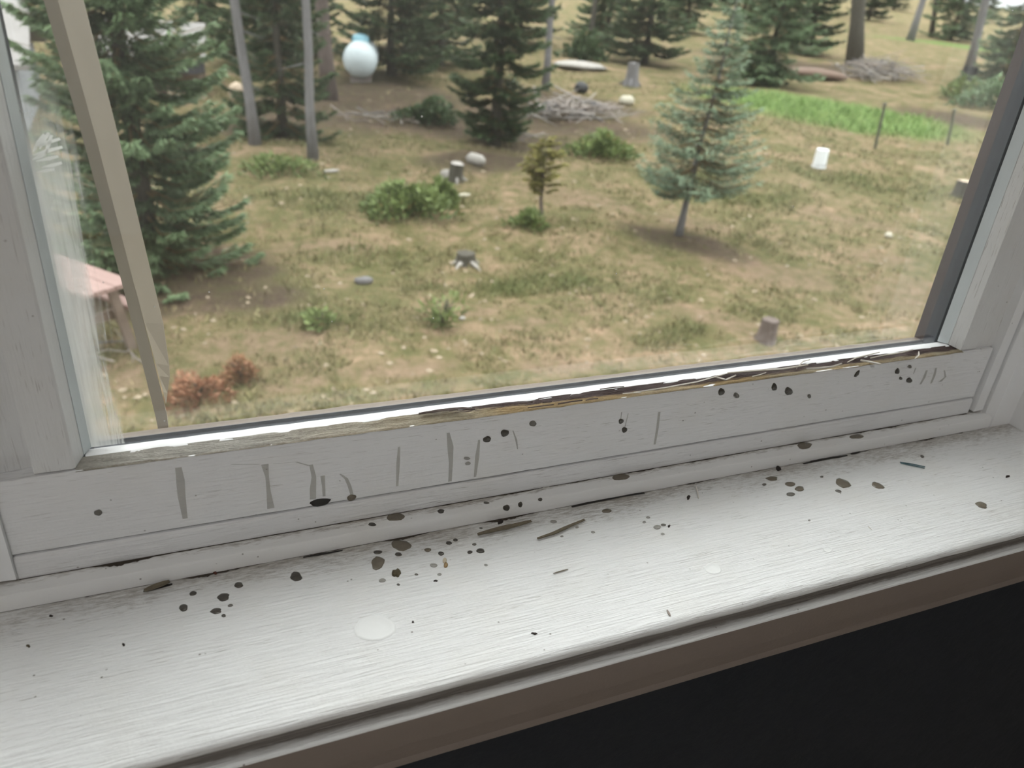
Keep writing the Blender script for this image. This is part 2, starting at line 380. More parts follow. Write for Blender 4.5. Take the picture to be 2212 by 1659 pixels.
# ------------------------------------------------------------------ the ground outside
RNG = np.random.default_rng(7)
def blob(px, py, rx, ry, rot=0.0): P = ground(px, py); return (P[0], P[1], rx, ry, rot)
def blobmask(x, y, L):
    m = np.zeros_like(x)
    for (cx, cy, rx, ry, rot) in L:
        dx, dy = x-cx, y-cy; u = dx*math.cos(rot)+dy*math.sin(rot); v = -dx*math.sin(rot)+dy*math.cos(rot)
        m = np.maximum(m, np.clip(1.6*(1-(u/rx)**2-(v/ry)**2), 0, 1))
    return m
RT = math.radians(-45)
LUSH = [blob(1770, 235, 5.2, 3.6, RT), blob(1880, 275, 3.0, 2.0, RT), blob(2060, 100, 7, 3, RT)]
DUFF_SHADE = [blob(780, 240, 3.4, 3.0), blob(1200, 270, 3.6, 2.2, RT), blob(330, 640, 1.3, .7), blob(520, 640, .9, .5), blob(850, 205, 2.6, 3.4), blob(960, 265, 1.8, 1.6), blob(1240, 225, 2.6, 2.0, RT), blob(1130, 310, 1.5, 1.1), blob(560, 270, 1.6, 1.6), blob(480, 590, .9, .7), blob(430, 560, 1.0, .6),
        blob(1780, 150, 5, 3, RT), blob(1050, 345, 1.6, 1.0), blob(230, 660, .7, .5), blob(2080, 260, 3, 2, RT), blob(1480, 520, 1.3, .6, RT), blob(1660, 130, 4, 3, RT)]  # duff blobs; the one at the young spruce's foot paints its soft shadow
BARE = [blob(560, 745, .75, .38), blob(1650, 590, 1.3, .55, RT), blob(1980, 640, .9, .8), blob(1000, 670, .5, .35), blob(260, 820, .8, .5), blob(720, 530, 1, .3), blob(1130, 700, .5, .2),
        blob(1500, 480, .9, .5, RT), blob(1550, 690, .8, .3, RT), blob(870, 800, .8, .2), blob(1200, 790, .6, .15), blob(1250, 430, 1.5, .6, RT), blob(640, 830, .4, .2), blob(1900, 560, .7, .4, RT), blob(1850, 480, 1.2, .5, RT)]
GRN = [blob(900, 430, 1.6, .8), blob(1550, 400, 2.2, 1.2, RT), blob(830, 560, 1.5, .5), blob(1150, 620, 1.0, .4), blob(1880, 400, 2.5, 1.3, RT), blob(1450, 720, .7, .3), blob(700, 430, 1.4, .7), blob(700, 690, .5, .3)]
def gmasks(x, y): return np.stack([blobmask(x, y, LUSH), blobmask(x, y, DUFF_SHADE), blobmask(x, y, BARE), blobmask(x, y, GRN)], -1)
na, nr = 300, 260
az = np.radians(np.linspace(-72, 84, na)); rr = np.geomspace(1.2, 190, nr)
A, Rr = np.meshgrid(az, rr); gx, gy = Rr*np.sin(A), Rr*np.cos(A)+.2
gv = np.stack([gx, gy, gz(gx, gy)], -1).reshape(-1, 3)
ii = (np.arange(nr-1)[:, None]*na+np.arange(na-1)[None, :]).reshape(-1)
gf = np.stack([ii, ii+1, ii+na+1, ii+na], -1)
GM = gmasks(gv[:, 0], gv[:, 1])
def ground_mat():
    m, nt, b, _ = mat('yard_ground'); N = NT(nt)
    at = N.n('Attribute'); at.attribute_name = 'tint'; sp = N.n('SeparateColor'); N.l(at.outputs['Color'], sp.inputs[0])
    n1 = N.noise(N.coord(), 1.1, 5, .62); n2 = N.noise(N.coord(), 5.5, 5, .7); n3 = N.noise(N.coord(), 30, 4, .7)
    nn = N.math('ADD', N.math('MULTIPLY', n1, .55), N.math('ADD', N.math('MULTIPLY', n2, .5), N.math('MULTIPLY', n3, .15)))
    base = N.ramp(nn, [(.47, (.135, .140, .056)), (.58, (.21, .185, .088)), (.66, (.31, .235, .142)), (.74, (.45, .315, .21))])
    base = N.mix(N.math('MULTIPLY', at.outputs['Alpha'], .55), base, N.ramp(nn, [(.45, (.075, .095, .028)), (.68, (.17, .165, .065))]))
    bare = N.ramp(N.math('ADD', N.math('MULTIPLY', n2, .6), N.math('MULTIPLY', n3, .4)), [(.35, (.20, .142, .092)), (.6, (.35, .252, .172))])
    base = N.mix(N.math('MULTIPLY', sp.outputs[2], N.ramp(n2, [(.35, .15), (.6, .85)])), base, bare)
    duff_shade = N.ramp(n3, [(.35, (.062, .044, .033)), (.65, (.135, .098, .076))])
    base = N.mix(N.math('MULTIPLY', sp.outputs[1], N.ramp(n2, [(.3, .45), (.6, .95)])), base, duff_shade)
    lush = N.ramp(n3, [(.35, (.13, .21, .055)), (.65, (.24, .34, .11))])
    base = N.mix(N.math('MULTIPLY', sp.outputs[0], .9), base, lush)
    N.l(base, b.inputs['Base Color']); b.inputs['Roughness'].default_value = 1.0; b.inputs['Specular IOR Level'].default_value = .1
    N.bump(N.math('ADD', n2, n3), 1.0, .08, b); return m
yard = arr_mesh('yard_ground', gv, gf, ground_mat(), smooth=True)
a4 = yard.data.color_attributes.new('tint', 'FLOAT_COLOR', 'POINT'); a4.data.foreach_set('color', GM.astype(np.float32).ravel())
tag(yard, 'dry uneven yard with patchy grass and bare soil below the window', 'ground', kind='structure')

# grass blades and dry stalks
def vnoise(x, y, s, seed=0):
    g = np.random.default_rng(seed).random((128, 128)); u, v = x*s, y*s
    i, j = np.floor(u).astype(int), np.floor(v).astype(int); fu, fv = u-i, v-j; fu = fu*fu*(3-2*fu); fv = fv*fv*(3-2*fv)
    G = lambda a, c: g[a % 128, c % 128]
    return (G(i, j)*(1-fu)+G(i+1, j)*fu)*(1-fv)+(G(i, j+1)*(1-fu)+G(i+1, j+1)*fu)*fv
def grass():
    n = 70000
    a = np.radians(RNG.uniform(-16, 62, n)); r = 4.5*(30/4.5)**RNG.random(n)
    x, y = r*np.sin(a), r*np.cos(a)
    m = gmasks(x, y); d = .55*vnoise(x, y, 1.1, 1)+.45*vnoise(x, y, 4, 2)
    keep = RNG.random(n) < np.clip(.05+1.7*(d-.38)+m[:, 0]+.5*m[:, 3]-.65*m[:, 1]-.55*m[:, 2], .03, 1)
    x, y, r, m, d = x[keep], y[keep], r[keep], m[keep], d[keep]; n = len(x); z = gz(x, y)
    V, C = [], []
    for k in range(3):
        t = RNG.uniform(0, 6.28, n); h = RNG.uniform(.02, .07, n)*(1+1.3*m[:, 0]+.3*m[:, 3])*(1+r/35); w = .007*(1+r/14)
        ox, oy = RNG.normal(0, .035, n), RNG.normal(0, .035, n); lx, ly = RNG.normal(0, .5, n)*h, RNG.normal(0, .5, n)*h
        bx, by = x+ox, y+oy
        V.append(np.stack([np.stack([bx-w*np.cos(t), by-w*np.sin(t), z-.01], -1), np.stack([bx+w*np.cos(t), by+w*np.sin(t), z-.01], -1), np.stack([bx+lx, by+ly, z+h], -1)], 1))
        mixg = np.clip(.38+.9*(d-.5)+.35*m[:, 3]+RNG.normal(0, .14, n), 0, 1)[:, None]
        c = (1-mixg)*np.array([.31, .245, .14])+mixg*np.array([.13, .15, .052])
        lu = m[:, :1]; c = (1-lu)*c+lu*np.array([.20, .30, .095])
        c = c*RNG.uniform(.75, 1.25, (n, 1)); C.append(np.repeat(c, 3, 0))
    V = np.concatenate(V).reshape(-1, 3); C = np.concatenate(C)
    m_, nt, b, _ = mat('grass_blades'); N = NT(nt); at = N.n('Attribute'); at.attribute_name = 'tint'; N.l(at.outputs['Color'], b.inputs['Base Color']); b.inputs['Roughness'].default_value = .8
    o = arr_mesh('grass', V, np.arange(len(V)).reshape(-1, 3), m_, cols=C)
    tag(o, 'short patchy grass, half green and half straw, across the yard', 'grass', kind='stuff')
grass()

# litter of pale chips and stones too small to tell apart
def litter():
    n = 700
    a = np.radians(RNG.uniform(-12, 58, n)); r = 5*(26/5)**RNG.random(n); x, y = r*np.sin(a), r*np.cos(a); z = gz(x, y)
    s = RNG.uniform(.012, .042, n)*(1+r/30); V = np.zeros((n, 5, 3)); t = RNG.uniform(0, 6.28, n); e = RNG.uniform(.3, 1, n)
    for k in range(4):
        q = t+k*math.pi/2; f = np.where(k % 2, e, 1.0)*s
        V[:, k] = np.stack([x+f*np.cos(q), y+f*np.sin(q), z+.004], -1)
    V[:, 4] = np.stack([x, y, z+.35*s+.01], -1)
    F = (np.arange(n)[:, None, None]*5+np.array([[0, 1, 4], [1, 2, 4], [2, 3, 4], [3, 0, 4]])[None]).reshape(-1, 3)
    o = arr_mesh('wood_chip_litter', V.reshape(-1, 3), F, plain('litter_pale', (.27, .215, .15), .9, .35, 3))
    tag(o, 'tiny pale wood chips and pebbles scattered over the yard', 'litter', kind='stuff')
litter()

# ------------------------------------------------------------------ trees
def sprays(o, d, L, w, nrm):
    """diamond shaped needle sprays"""
    s = np.cross(d, nrm); s /= np.linalg.norm(s, axis=1, keepdims=True)+1e-9
    L = L[:, None]; w = w[:, None]; mid = o+d*L*.42
    V = np.stack([o, mid+s*w, o+d*L, mid-s*w], 1)
    n = len(o); return V.reshape(-1, 3), np.arange(4*n).reshape(n, 4)
def unit(v): return v/(np.linalg.norm(v, axis=-1, keepdims=True)+1e-9)
def conifer(seed, H, R, z0, whorls, nb, ns, L, wd, droop=.25, lift=.18, power=.85, brown=.04, low_taper=.0):
    rg = np.random.default_rng(seed); O, D, LL, T, B = [], [], [], [], []; BV, BF = [], []
    zs = z0+(H-z0)*(np.arange(whorls)+rg.uniform(0, .8, whorls))/whorls
    for z in zs:
        q = (z-z0)/(H-z0); r = R*max(.03, (1-q))**power
        if low_taper: r *= min(1, .45+q/low_taper)
        for k in range(nb):
            az = rg.uniform(0, 6.283); rl = r*rg.uniform(.72, 1.15); zz = z+rg.normal(0, .02*H/whorls*8)
            hd = np.array([math.cos(az), math.sin(az), 0])
            if rl > .25:
                P = [hd*rl*t+np.array([0, 0, zz-droop*rl*math.sin(t*2.2)+lift*rl*t*t]) for t in (0, .5, .95)]
                n0 = len(BV)
                for p_, rad in zip(P, (.012+.010*rl, .009+.005*rl, .004)):
                    BV.extend([p_+rad*np.array([-hd[1], hd[0], 0]), p_+np.array([0, 0, rad]), p_-rad*np.array([-hd[1], hd[0], 0])])
                for a_ in (0, 3): BF.extend([[n0+a_+i, n0+a_+(i+1) % 3, n0+a_+3+(i+1) % 3, n0+a_+3+i] for i in range(3)])
            m = max(8, int(6.5*ns*rl/R+6)); t = rg.uniform(.08, 1, m)**.75
            pos = hd*(rl*t)[:, None]; pos[:, 2] = zz-droop*rl*np.sin(t*2.2)+lift*rl*t*t
            side = np.array([-hd[1], hd[0], 0]); sgn = rg.choice([-1, 1], m)
            fan = rg.uniform(.2, 1.2, m)*(1-.5*t)
            d = unit(hd*np.cos(fan)[:, None]+side*(np.sin(fan)*sgn)[:, None]+np.array([0, 0, 1])*rg.normal(-.12, .28, m)[:, None])
            O.append(pos+side*(sgn*rg.uniform(0, .22, m)*rl*(1-t*.7))[:, None]); D.append(d); LL.append(.60*L*rg.uniform(.6, 1.35, m)*(1.15-.4*t))
            T.append(np.clip(.22+.5*t+rg.normal(0, .16)+rg.normal(0, .14, m), 0, 1)); B.append((rg.random(m) < brown)*rg.uniform(.4, 1, m))
    O, D, LL, T, B = map(np.concatenate, (O, D, LL, T, B)); n = len(O)
    V, F = sprays(O, D, LL, .56*wd*rg.uniform(.7, 1.3, n), unit(rg.normal(0, .6, (n, 3))+np.array([0, 0, 1])))
    C = np.zeros((n, 4, 3)); C[:, :, 0] = T[:, None]; C[:, 2, 0] = np.clip(T+.18, 0, 1); C[:, :, 1] = B[:, None]
    C = C.reshape(-1, 3)
    if BV:
        bv = np.array(BV); V2 = np.concatenate([V, bv]); F = np.concatenate([F, np.array(BF)+len(V)]); cb = np.zeros((len(bv), 3)); cb[:, 1] = 1.0; C = np.concatenate([C, cb]); V = V2
    return V, F, C
def trunk_mesh(name, H, r0, r1, matl, parent, lean=(0, 0), wob=.02, n=9, stubs=0, seed=0, flare=1.35):
    rg = random.Random(seed); pts, rad = [], []
    for i in range(8):
        t = i/7; pts.append((lean[0]*t+rg.uniform(-wob, wob)*(0 < i), lean[1]*t+rg.uniform(-wob, wob)*(0 < i), -.12*(i == 0)+H*t)); rad.append((r0+(r1-r0)*t)*(flare if i == 0 else 1))
    V, F = tube(pts, rad, n)
    for s in range(stubs):
        t = rg.uniform(.15, .95); a = rg.uniform(0, 6.28); l = rg.uniform(.1, .5); b = Vector((lean[0]*t, lean[1]*t, H*t))
        v2, f2 = tube([b, b+Vector((math.cos(a)*l, math.sin(a)*l, -l*.25))], [r0*.16, r0*.05], 4); k = len(V); V += v2; F += [tuple(k+i for i in f) for f in f2]
    return py_mesh(name, V, F, matl, parent, smooth=True)
def tree(name, B, label, cat, H, R, z0, whorls, nb, ns, L, wd, matl, barkm, r0, seed, group=None, lean=(0, 0), **kw):
    root = empty(name, B); tag(root, label, cat, group)
    trunk_mesh('trunk', H*.98, r0, r0*.12, barkm, root, lean, seed=seed)
    V, F, C = conifer(seed, H, R, z0, whorls, nb, ns, L, wd, **kw)
    tq = np.clip(V[:, 2]/H, 0, 1)[:, None]; V = V+tq*np.array([[lean[0], lean[1], 0]])
    f = arr_mesh('needles', V, F, matl, root, cols=C); f['kind'] = 'stuff'
    return root
def copy_tree(src, B, s, rz, label, group=None):
    c = src.copy(); link(c); c.location = Vector(B); c.scale = (s, s, s); c.rotation_euler = (0, 0, rz); c['label'] = label
    if group: c['group'] = group
    for ch in list(src.children):
        d = ch.copy(); link(d); d.parent = c
    return c
TG = 'conifers around the yard'
# the big spruce at the left
B = ground(328, 578)
tree('spruce_tree', B, 'largest blue-green spruce at left, right beside the plank table', 'tree', 9.5, 1.10, .12, 66, 8, 60, .21, .024, M_SPRUCE, M_BARKD, .11, 11, TG, power=.5, droop=.30, lift=.22)
# the young spruce on the right
B = ground(1465, 508); H5 = height_to(B, -20)
tree('spruce_tree', B, 'slender young pale spruce with bare lower trunk, right of the sapling', 'tree', H5, 1.16, .62, 38, 6, 22, .17, .017, M_BLUE, M_BARKG, .055, 5, TG, power=.95, droop=.18, lift=.25, low_taper=.2, lean=(.18, -.12))
# main dark spruce in the middle
B = ground(1068, 312)
tree('spruce_tree', B, 'dark green spruce in the middle, reaching the ground behind the sapling', 'tree', 9.5, 1.15, .2, 54, 7, 50, .26, .028, M_DARK, M_BARKD, .11, 21, TG, power=.5, droop=.28, lift=.15, low_taper=.25)
# mid spruce between the grey trunks
B = ground(612, 296)
tree('spruce_tree', B, 'dull dark spruce standing between the two slim grey trunks', 'tree', 8.0, 1.05, .15, 40, 6, 40, .25, .028, M_DARK, M_BARKD, .09, 31, TG, power=.5, droop=.3, lift=.2)
B = ground(845, 163)
d2 = tree('fir_tree', B, 'near-black fir just right of the propane tank', 'tree', 8.5, 1.75, .35, 34, 7, 42, .38, .045, M_DARK, M_BARKD, .12, 41, TG, power=.6, droop=.22, lift=.15)
B = ground(950, 140)
copy_tree(d2, B, .95, 1.3, 'dark fir crowding the middle spruce from behind on its left', TG)
B = ground(1392, 138)
copy_tree(d2, B, 1.05, 2.4, 'broad dark fir behind the young pale spruce, on its left', TG)
B = ground(1655, 178)
c6 = tree('fir_tree', B, 'grey-green fir right of the young pale spruce with boughs almost touching the ground', 'tree', 7.8, 1.95, .6, 30, 7, 36, .40, .045, M_SPRUCE, M_BARKD, .12, 51, TG, power=.6, droop=.35, lift=.05)
B = ground(2165, 190)
copy_tree(c6, B, .95, 4.0, 'hazy grey-green fir at the far right edge of the glass', TG)
B = ground(1735, 118)
copy_tree(d2, B, 1.1, 3.3, 'dark fir behind the grey-green fir, left of the thick dark trunk', TG)
# far conifers
k = 0
far = [(560, 150, .9, 'dark fir far back between the two slim grey trunks'), (440, 100, .8, 'dark fir far back behind the brown shed'), (1120, 95, 1.0, 'dark fir far back right of the middle spruce top'),
       (1310, 88, 1.0, 'fir far back at the pale field edge, left of the broad dark fir'), (1930, 22, 1.2, 'fir far up the slope right of the thick dark trunk'), (1600, 60, 1.1, 'fir far up the slope directly behind the young spruce tip'),
       (2030, 15, 1.1, 'fir far up the slope among the right-hand slim trunks'), (1480, 70, 1.15, 'fir far back left of the young spruce tip'), (640, 120, .9, 'fir far back just right of the second slim grey trunk'), (2120, 45, 1.2, 'fir far up the slope, farthest right behind the slim trunks')]
for px, py, s, lab in far:
    copy_tree((d2, c6)[k % 2], ground(px, py), s, k*1.7, lab, 'far conifers'); k += 1
# tree line that closes the view up the slope
for i in range(16):
    a = math.radians(-14+i*4.9); r = 92+9*math.sin(i*2.3); x, y = r*math.sin(a), r*math.cos(a)
    copy_tree((d2, c6)[i % 2], (x, y, float(gz(x, y))-.1), 1.5+.3*math.sin(i*1.9), i*2.1, 'distant fir of the tree line that closes the slope above the yard', 'distant tree line')

def bare_trunk(base, wpx, top, H, label, matl, seed, stubs=8, crown=None, name='bare_pine'):
    B = ground(*base); dep = depth(B); T = on_y(top[0], top[1], B[1]); v = T-B; lean = (v[0]/max(.3, v[2])*H, v[1]/max(.3, v[2])*H)
    lean = (lean[0], max(-.6, min(.6, lean[1])))
    r = wpx/2*dep/FPX; root = empty(name, B); tag(root, label, 'tree', 'bare trunks in the yard')
    trunk_mesh('trunk', H, r, r*.55, matl, root, lean, wob=.025, stubs=stubs, seed=seed, n=11)
    if crown:
        z0, R = crown
        V, F, C = conifer(seed+100, H+1.2, R, z0, 22, 6, 26, .35, .045, droop=.2, lift=.1, power=.6, brown=.15)
        V = V+np.clip(V[:, 2]/H, 0, 1.2)[:, None]*np.array([[lean[0], lean[1], 0]])
        f = arr_mesh('needles', V, F, M_DARK, root, cols=C); f['kind'] = 'stuff'
bare_trunk((552, 312), 22, (505, 0), 6.0, 'slim leaning grey trunk, left one of the pair in front of the dull spruce', M_BARKG, 1, crown=(4.0, 1.0))
bare_trunk((677, 345), 20, (659, 0), 6.5, 'slim grey trunk, nearest of the trunks left of the propane tank', M_BARKG, 2, crown=(4.6, 1.0))
bare_trunk((712, 214), 30, (694, 0), 9.0, 'reddish brown pine trunk left of the propane tank', M_BARKR, 3, crown=(3.3, 1.5), stubs=4)
bare_trunk((1178, 195), 15, (1193, 0), 7.0, 'thin grey trunk right behind the middle spruce', M_BARKG, 4, crown=(3.2, .8))
bare_trunk((1270, 122), 13, (1287, 0), 9.0, 'thin dark trunk at the edge of the pale field', M_BARKD, 6, crown=(4.5, 1.2))
bare_trunk((1752, 116), 11, (1764, 0), 9.0, 'very thin trunk in front of the dark fir, left of the thick dark trunk', M_BARKD, 7)
bare_trunk((1846, 143), 31, (1856, 0), 14.0, 'thick dark trunk at upper right beside the brush heap', M_BARKD, 8, crown=(7, 2.6), stubs=3)
bare_trunk((1966, 88), 14, (1995, 0), 13.0, 'grey trunk leaning right, first to the right of the thick dark trunk', M_BARKG, 9, crown=(7, 2))
bare_trunk((2012, 78), 10, (2022, 0), 13.0, 'thin dark trunk beside the grey trunk that leans right', M_BARKD, 10)
bare_trunk((2093, 150), 17, (2128, 10), 11.0, 'grey leaning trunk rising from a dark stump near the right side of the glass', M_BARKG, 12, crown=(5.5, 1.8))

def leafy(name, B, label, cat, w, h, n, matl, seed, L=.09, wd=.022, group=None, stems=4, dome=True, brown=.05):
    rg = np.random.default_rng(seed); root = empty(name, B); tag(root, label, cat, group)
    th = rg.uniform(0, 6.283, n); q = np.sqrt(rg.random(n)); zz = rg.random(n)
    prof = np.sqrt(np.clip(1-zz**2, 0, 1)) if dome else (.35+.65*np.sin(np.clip(zz, 0, 1)*2.6))
    lump = 1+.35*np.sin(th*3+seed)+.2*np.sin(th*5+2*seed)
    o = np.stack([np.cos(th)*q*w/2*prof*lump, np.sin(th)*q*w/2*prof*lump, zz*h*(.75+.25*np.sin(th*2+seed))], -1)
    d = unit(np.stack([np.cos(th), np.sin(th), np.full(n, .9)], -1)*rg.uniform(.4, 1, (n, 1))+rg.normal(0, .45, (n, 3)))
    V, F = sprays(o, d, L*rg.uniform(.6, 1.4, n), wd*rg.uniform(.7, 1.3, n), unit(rg.normal(0, 1, (n, 3))))
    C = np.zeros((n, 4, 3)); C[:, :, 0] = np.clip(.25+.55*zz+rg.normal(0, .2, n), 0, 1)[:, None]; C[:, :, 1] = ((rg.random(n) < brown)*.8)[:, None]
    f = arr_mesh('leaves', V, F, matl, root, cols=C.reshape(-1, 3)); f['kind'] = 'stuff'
    SV, SF = [], []
    for s in range(stems):
        a = rg.uniform(0, 6.28); rr_ = w*.3*rg.random(); v, f2 = tube([(0, 0, -.03), (math.cos(a)*rr_*.5, math.sin(a)*rr_*.5, h*.4), (math.cos(a)*rr_, math.sin(a)*rr_, h*.8)], [.012, .009, .005], 5)
        b = len(SV); SV += v; SF += [tuple(b+i for i in t) for t in f2]
    py_mesh('stem', SV, SF, M_BARKD, root, smooth=True)
    return root
SG = 'low shrubs and weeds in the yard'
leafy('shrub', ground(875, 455), 'wide green weedy shrub left of the grey stump', 'shrub', 1.35, .42, 1900, M_SHRUB, 3, .12, .028, SG, 8)
leafy('shrub', ground(952, 440), 'small bright green shrub touching the right end of the wide weedy shrub', 'shrub', .5, .40, 800, M_SHRUB, 4, .11, .03, SG)
leafy('shrub', ground(1300, 335), 'low olive shrub left of the young pale spruce', 'shrub', 1.5, .48, 1300, M_SHRUB, 5, .14, .03, SG, 6)
leafy('shrub', ground(930, 262), 'dark low bush at the left foot of the middle spruce', 'shrub', 1.25, .5, 1300, M_DARK, 6, .14, .035, SG, 5)
leafy('shrub', ground(955, 705), 'sparse upright weeds around the bare patch near the window', 'weed', .42, .38, 260, M_SHRUB, 7, .10, .014, SG, 7, dome=False)
leafy('shrub', ground(690, 705), 'small green weed clump left of the sparse upright weeds', 'weed', .35, .2, 200, M_SHRUB, 8, .08, .018, SG)
leafy('shrub', ground(600, 370), 'low green patch of weeds in front of the leaning grey trunk', 'weed', 1.3, .25, 700, M_SHRUB, 9, .12, .022, SG)
leafy('shrub', ground(2080, 215), 'olive bush below the dark stump near the right side of the glass', 'shrub', 1.8, .8, 700, M_SHRUB, 10, .2, .05, SG)
leafy('shrub', ground(2140, 235), 'grey-green bush at the far right, under the hazy fir', 'shrub', 2.6, 1.1, 900, M_SPRUCE, 12, .25, .05, SG)
leafy('shrub', ground(1265, 130), 'dark bush at the foot of the thin trunk by the pale field', 'shrub', 1.8, 1.1, 800, M_DARK, 13, .25, .06, SG)
leafy('shrub', ground(1640, 185), 'blackish bush under the grey-green fir', 'shrub', 1.6, 1.0, 900, M_DARK, 14, .22, .05, SG)
leafy('shrub', ground(425, 862), 'rust-brown dead bush, nearest to the window', 'dead bush', .58, .22, 800, M_RUST, 15, .065, .011, 'dead rust-brown bushes', 7, brown=.1)
leafy('shrub', ground(520, 822), 'smaller dark rust-brown dead bush behind the nearest dead bush', 'dead bush', .34, .25, 500, M_RUST, 16, .06, .011, 'dead rust-brown bushes', 5, brown=.5)
leafy('shrub', ground(190, 560), 'yellow-green bush behind the plank table', 'shrub', .9, .5, 900, M_YELLOW, 17, .09, .02, SG)
# sapling with yellowing needles
B = ground(1165, 478)
tree('pine_sapling', B, 'small yellowing pine sapling in the middle of the yard', 'tree', height_to(B, 300), .42, .42, 11, 6, 22, .13, .022, M_YELLOW, M_BARKR, .035, 61, power=.45, droop=-.2, lift=.2, brown=.25, low_taper=.5)
leafy('shrub', ground(1143, 488), 'low green tuft at the foot of the pine sapling', 'weed', .6, .24, 600, M_SHRUB, 18, .09, .02, SG)

# ------------------------------------------------------------------ things in the yard
def stump(B, r, h, label, seed, matl=M_BARKD, top=M_CUT, roots=5, name='tree_stump', tilt=0.0, pale=False):
    rg = random.Random(seed); root = empty(name, B); tag(root, label, 'stump'); root.rotation_euler = (tilt, tilt*.5, 0)
    n = 14; V, F = [], []
    for i, (z, f) in enumerate(((-.08, 1.45), (.0, 1.3), (h*.25, 1.05), (h*.6, 1.0), (h, .95))):
        for k in range(n):
            a = 2*math.pi*k/n; q = r*f*(1+.12*math.sin(3*a+seed)*(1.2-z/h)+rg.uniform(-.05, .05)); V.append((q*math.cos(a), q*math.sin(a), z+(rg.uniform(-.03, .03)*h if i == 4 else 0)))
    for i in range(4):
        for k in range(n): F.append((i*n+k, i*n+(k+1) % n, (i+1)*n+(k+1) % n, (i+1)*n+k))
    F.append(tuple(range(n)))
    py_mesh('bark', V+[], F, matl, root, smooth=True)
    tv = [V[4*n+k] for k in range(n)]; c = (0, 0, h*.97)
    py_mesh('cut_face', [(x*.99, y*.99, z+.004) for x, y, z in tv]+[c], [(k, (k+1) % n, n) for k in range(n)], top, root, smooth=True)
    for k in range(roots):
        a = 6.28*k/roots+rg.uniform(-.3, .3); l = r*rg.uniform(1.6, 2.4)
        V2, F2 = tube([(r*.7*math.cos(a), r*.7*math.sin(a), h*.3), (l*.7*math.cos(a), l*.7*math.sin(a), h*.08), (l*math.cos(a), l*math.sin(a), -.03)], [r*.3, r*.2, r*.08], 6)
        py_mesh('root', V2, F2, M_PALEWOOD if pale or top is M_PALEWOOD else matl, root, smooth=True)
    return root
P = ground(1655, 735); d = depth(P)/FPX
stump(P, 19*d, 50*d*.95, 'short upright brown log alone on the dry grass near the right of the yard', 1, M_BARKR, M_BARKR, 0, 'log_stump')
P = ground(2072, 425); d = depth(P)/FPX
stump(P, 14*d, 34*d, 'dark stump with a pale sawn top at the right side of the glass', 2, M_BARKD, M_CUT, 3)
P = ground(1005, 568); d = depth(P)/FPX
stump(P, 21*d, 22*d, 'low dark stump with pale splayed roots in mid yard below the sapling', 3, M_BARKD, M_BARKD, 6, pale=True)
P = ground(982, 390); d = depth(P)/FPX
stump(P, 15*d, 38*d, 'ragged grey stump right of the wide weedy shrub', 4, M_BARKD, M_PALEWOOD, 4, tilt=.15)
P = ground(1363, 185); d = depth(P)/FPX
stump(P, 13*d, 45*d, 'tall grey stump left of the young pale spruce crown', 5, M_BARKG, M_BARKG, 3)
P = ground(2088, 175); d = depth(P)/FPX
stump(P, 15*d, 30*d, 'black burnt stump at the foot of the grey leaning trunk near the right', 6, M_BLACKP, M_BARKD, 4)

def chunk(name, B, size, matl, label, cat, seed, rz=0.0, group=None):
    rg = random.Random(seed); bm = bmesh.new(); bmesh.ops.create_icosphere(bm, subdivisions=2, radius=1.0)
    for v in bm.verts:
        f = 1+.22*mnoise.noise(v.co*1.7+Vector((seed*3.1, 0, 0))); v.co = Vector((v.co.x*size[0]*f, v.co.y*size[1]*f, v.co.z*size[2]*f+size[2]*.75))
    for fc in bm.faces: fc.smooth = True
    me = bpy.data.meshes.new(name); bm.to_mesh(me); bm.free(); me.materials.append(matl); o = bpy.data.objects.new(name, me); o.location = Vector(B); o.rotation_euler = (0, 0, rz); link(o)
    return tag(o, label, cat, group)
chunk('rock', ground(785, 612), (.13, .07, .05), M_BARKG, 'small grey rock left of the low dark stump with pale roots', 'rock', 1)
chunk('rock', ground(1918, 513), (.075, .075, .05), M_STONE, 'round pale stone alone on the grass toward the right', 'rock', 2)
chunk('wood_chunk', ground(1353, 226), (.33, .2, .16), M_STONE, 'yellowish wood chunk beside the crown of the young pale spruce', 'wood', 3, .4)
chunk('wood_chunk', ground(1028, 355), (.10, .26, .12), M_PALEWOOD, 'pale split log piece behind the ragged grey stump', 'wood', 4, .5)
chunk('wood_chunk', ground(967, 388), (.07, .16, .11), M_PALEWOOD, 'pale wood slab leaning at the left of the ragged grey stump', 'wood', 5, .7)
chunk('wood_chunk', ground(1000, 424), (.16, .07, .03), M_STONE, 'flat cream wood piece lying in front of the ragged grey stump', 'wood', 6, .2)
chunk('wood_chunk', ground(512, 218), (.18, .16, .24), M_CUT, 'tan sawn round standing left of the leaning grey trunk', 'wood', 7)
chunk('wood_chunk', ground(517, 248), (.18, .14, .12), M_CUT, 'lower tan sawn round lying left of the leaning grey trunk', 'wood', 8)
chunk('wood_chunk', ground(715, 372), (.16, .05, .03), M_PALEWOOD, 'small pale stick of wood on the grass below the nearest slim trunk', 'wood', 9, .3)
chunk('wood_chunk', ground(998, 690), (.05, .03, .02), M_PALEWOOD, 'small pale chip beside the sparse upright weeds', 'wood', 10, .3)
chunk('rubble_heap', ground(1250, 148), (1.05, .8, .15), M_PALEWOOD, 'long low whitish heap at the edge of the pale field', 'heap', 11, -.5)
chunk('soil_mound', ground(1760, 168), (1.4, .8, .22), plain('brown_soil', (.15, .10, .075), .95, .3, 6), 'brown soil mound left of the thick dark trunk', 'mound', 12, -.5)
chunk('plastic_tub', ground(1255, 200), (.24, .2, .19), M_BLACKP, 'small black upturned tub behind the pile of grey branches', 'tub', 13)

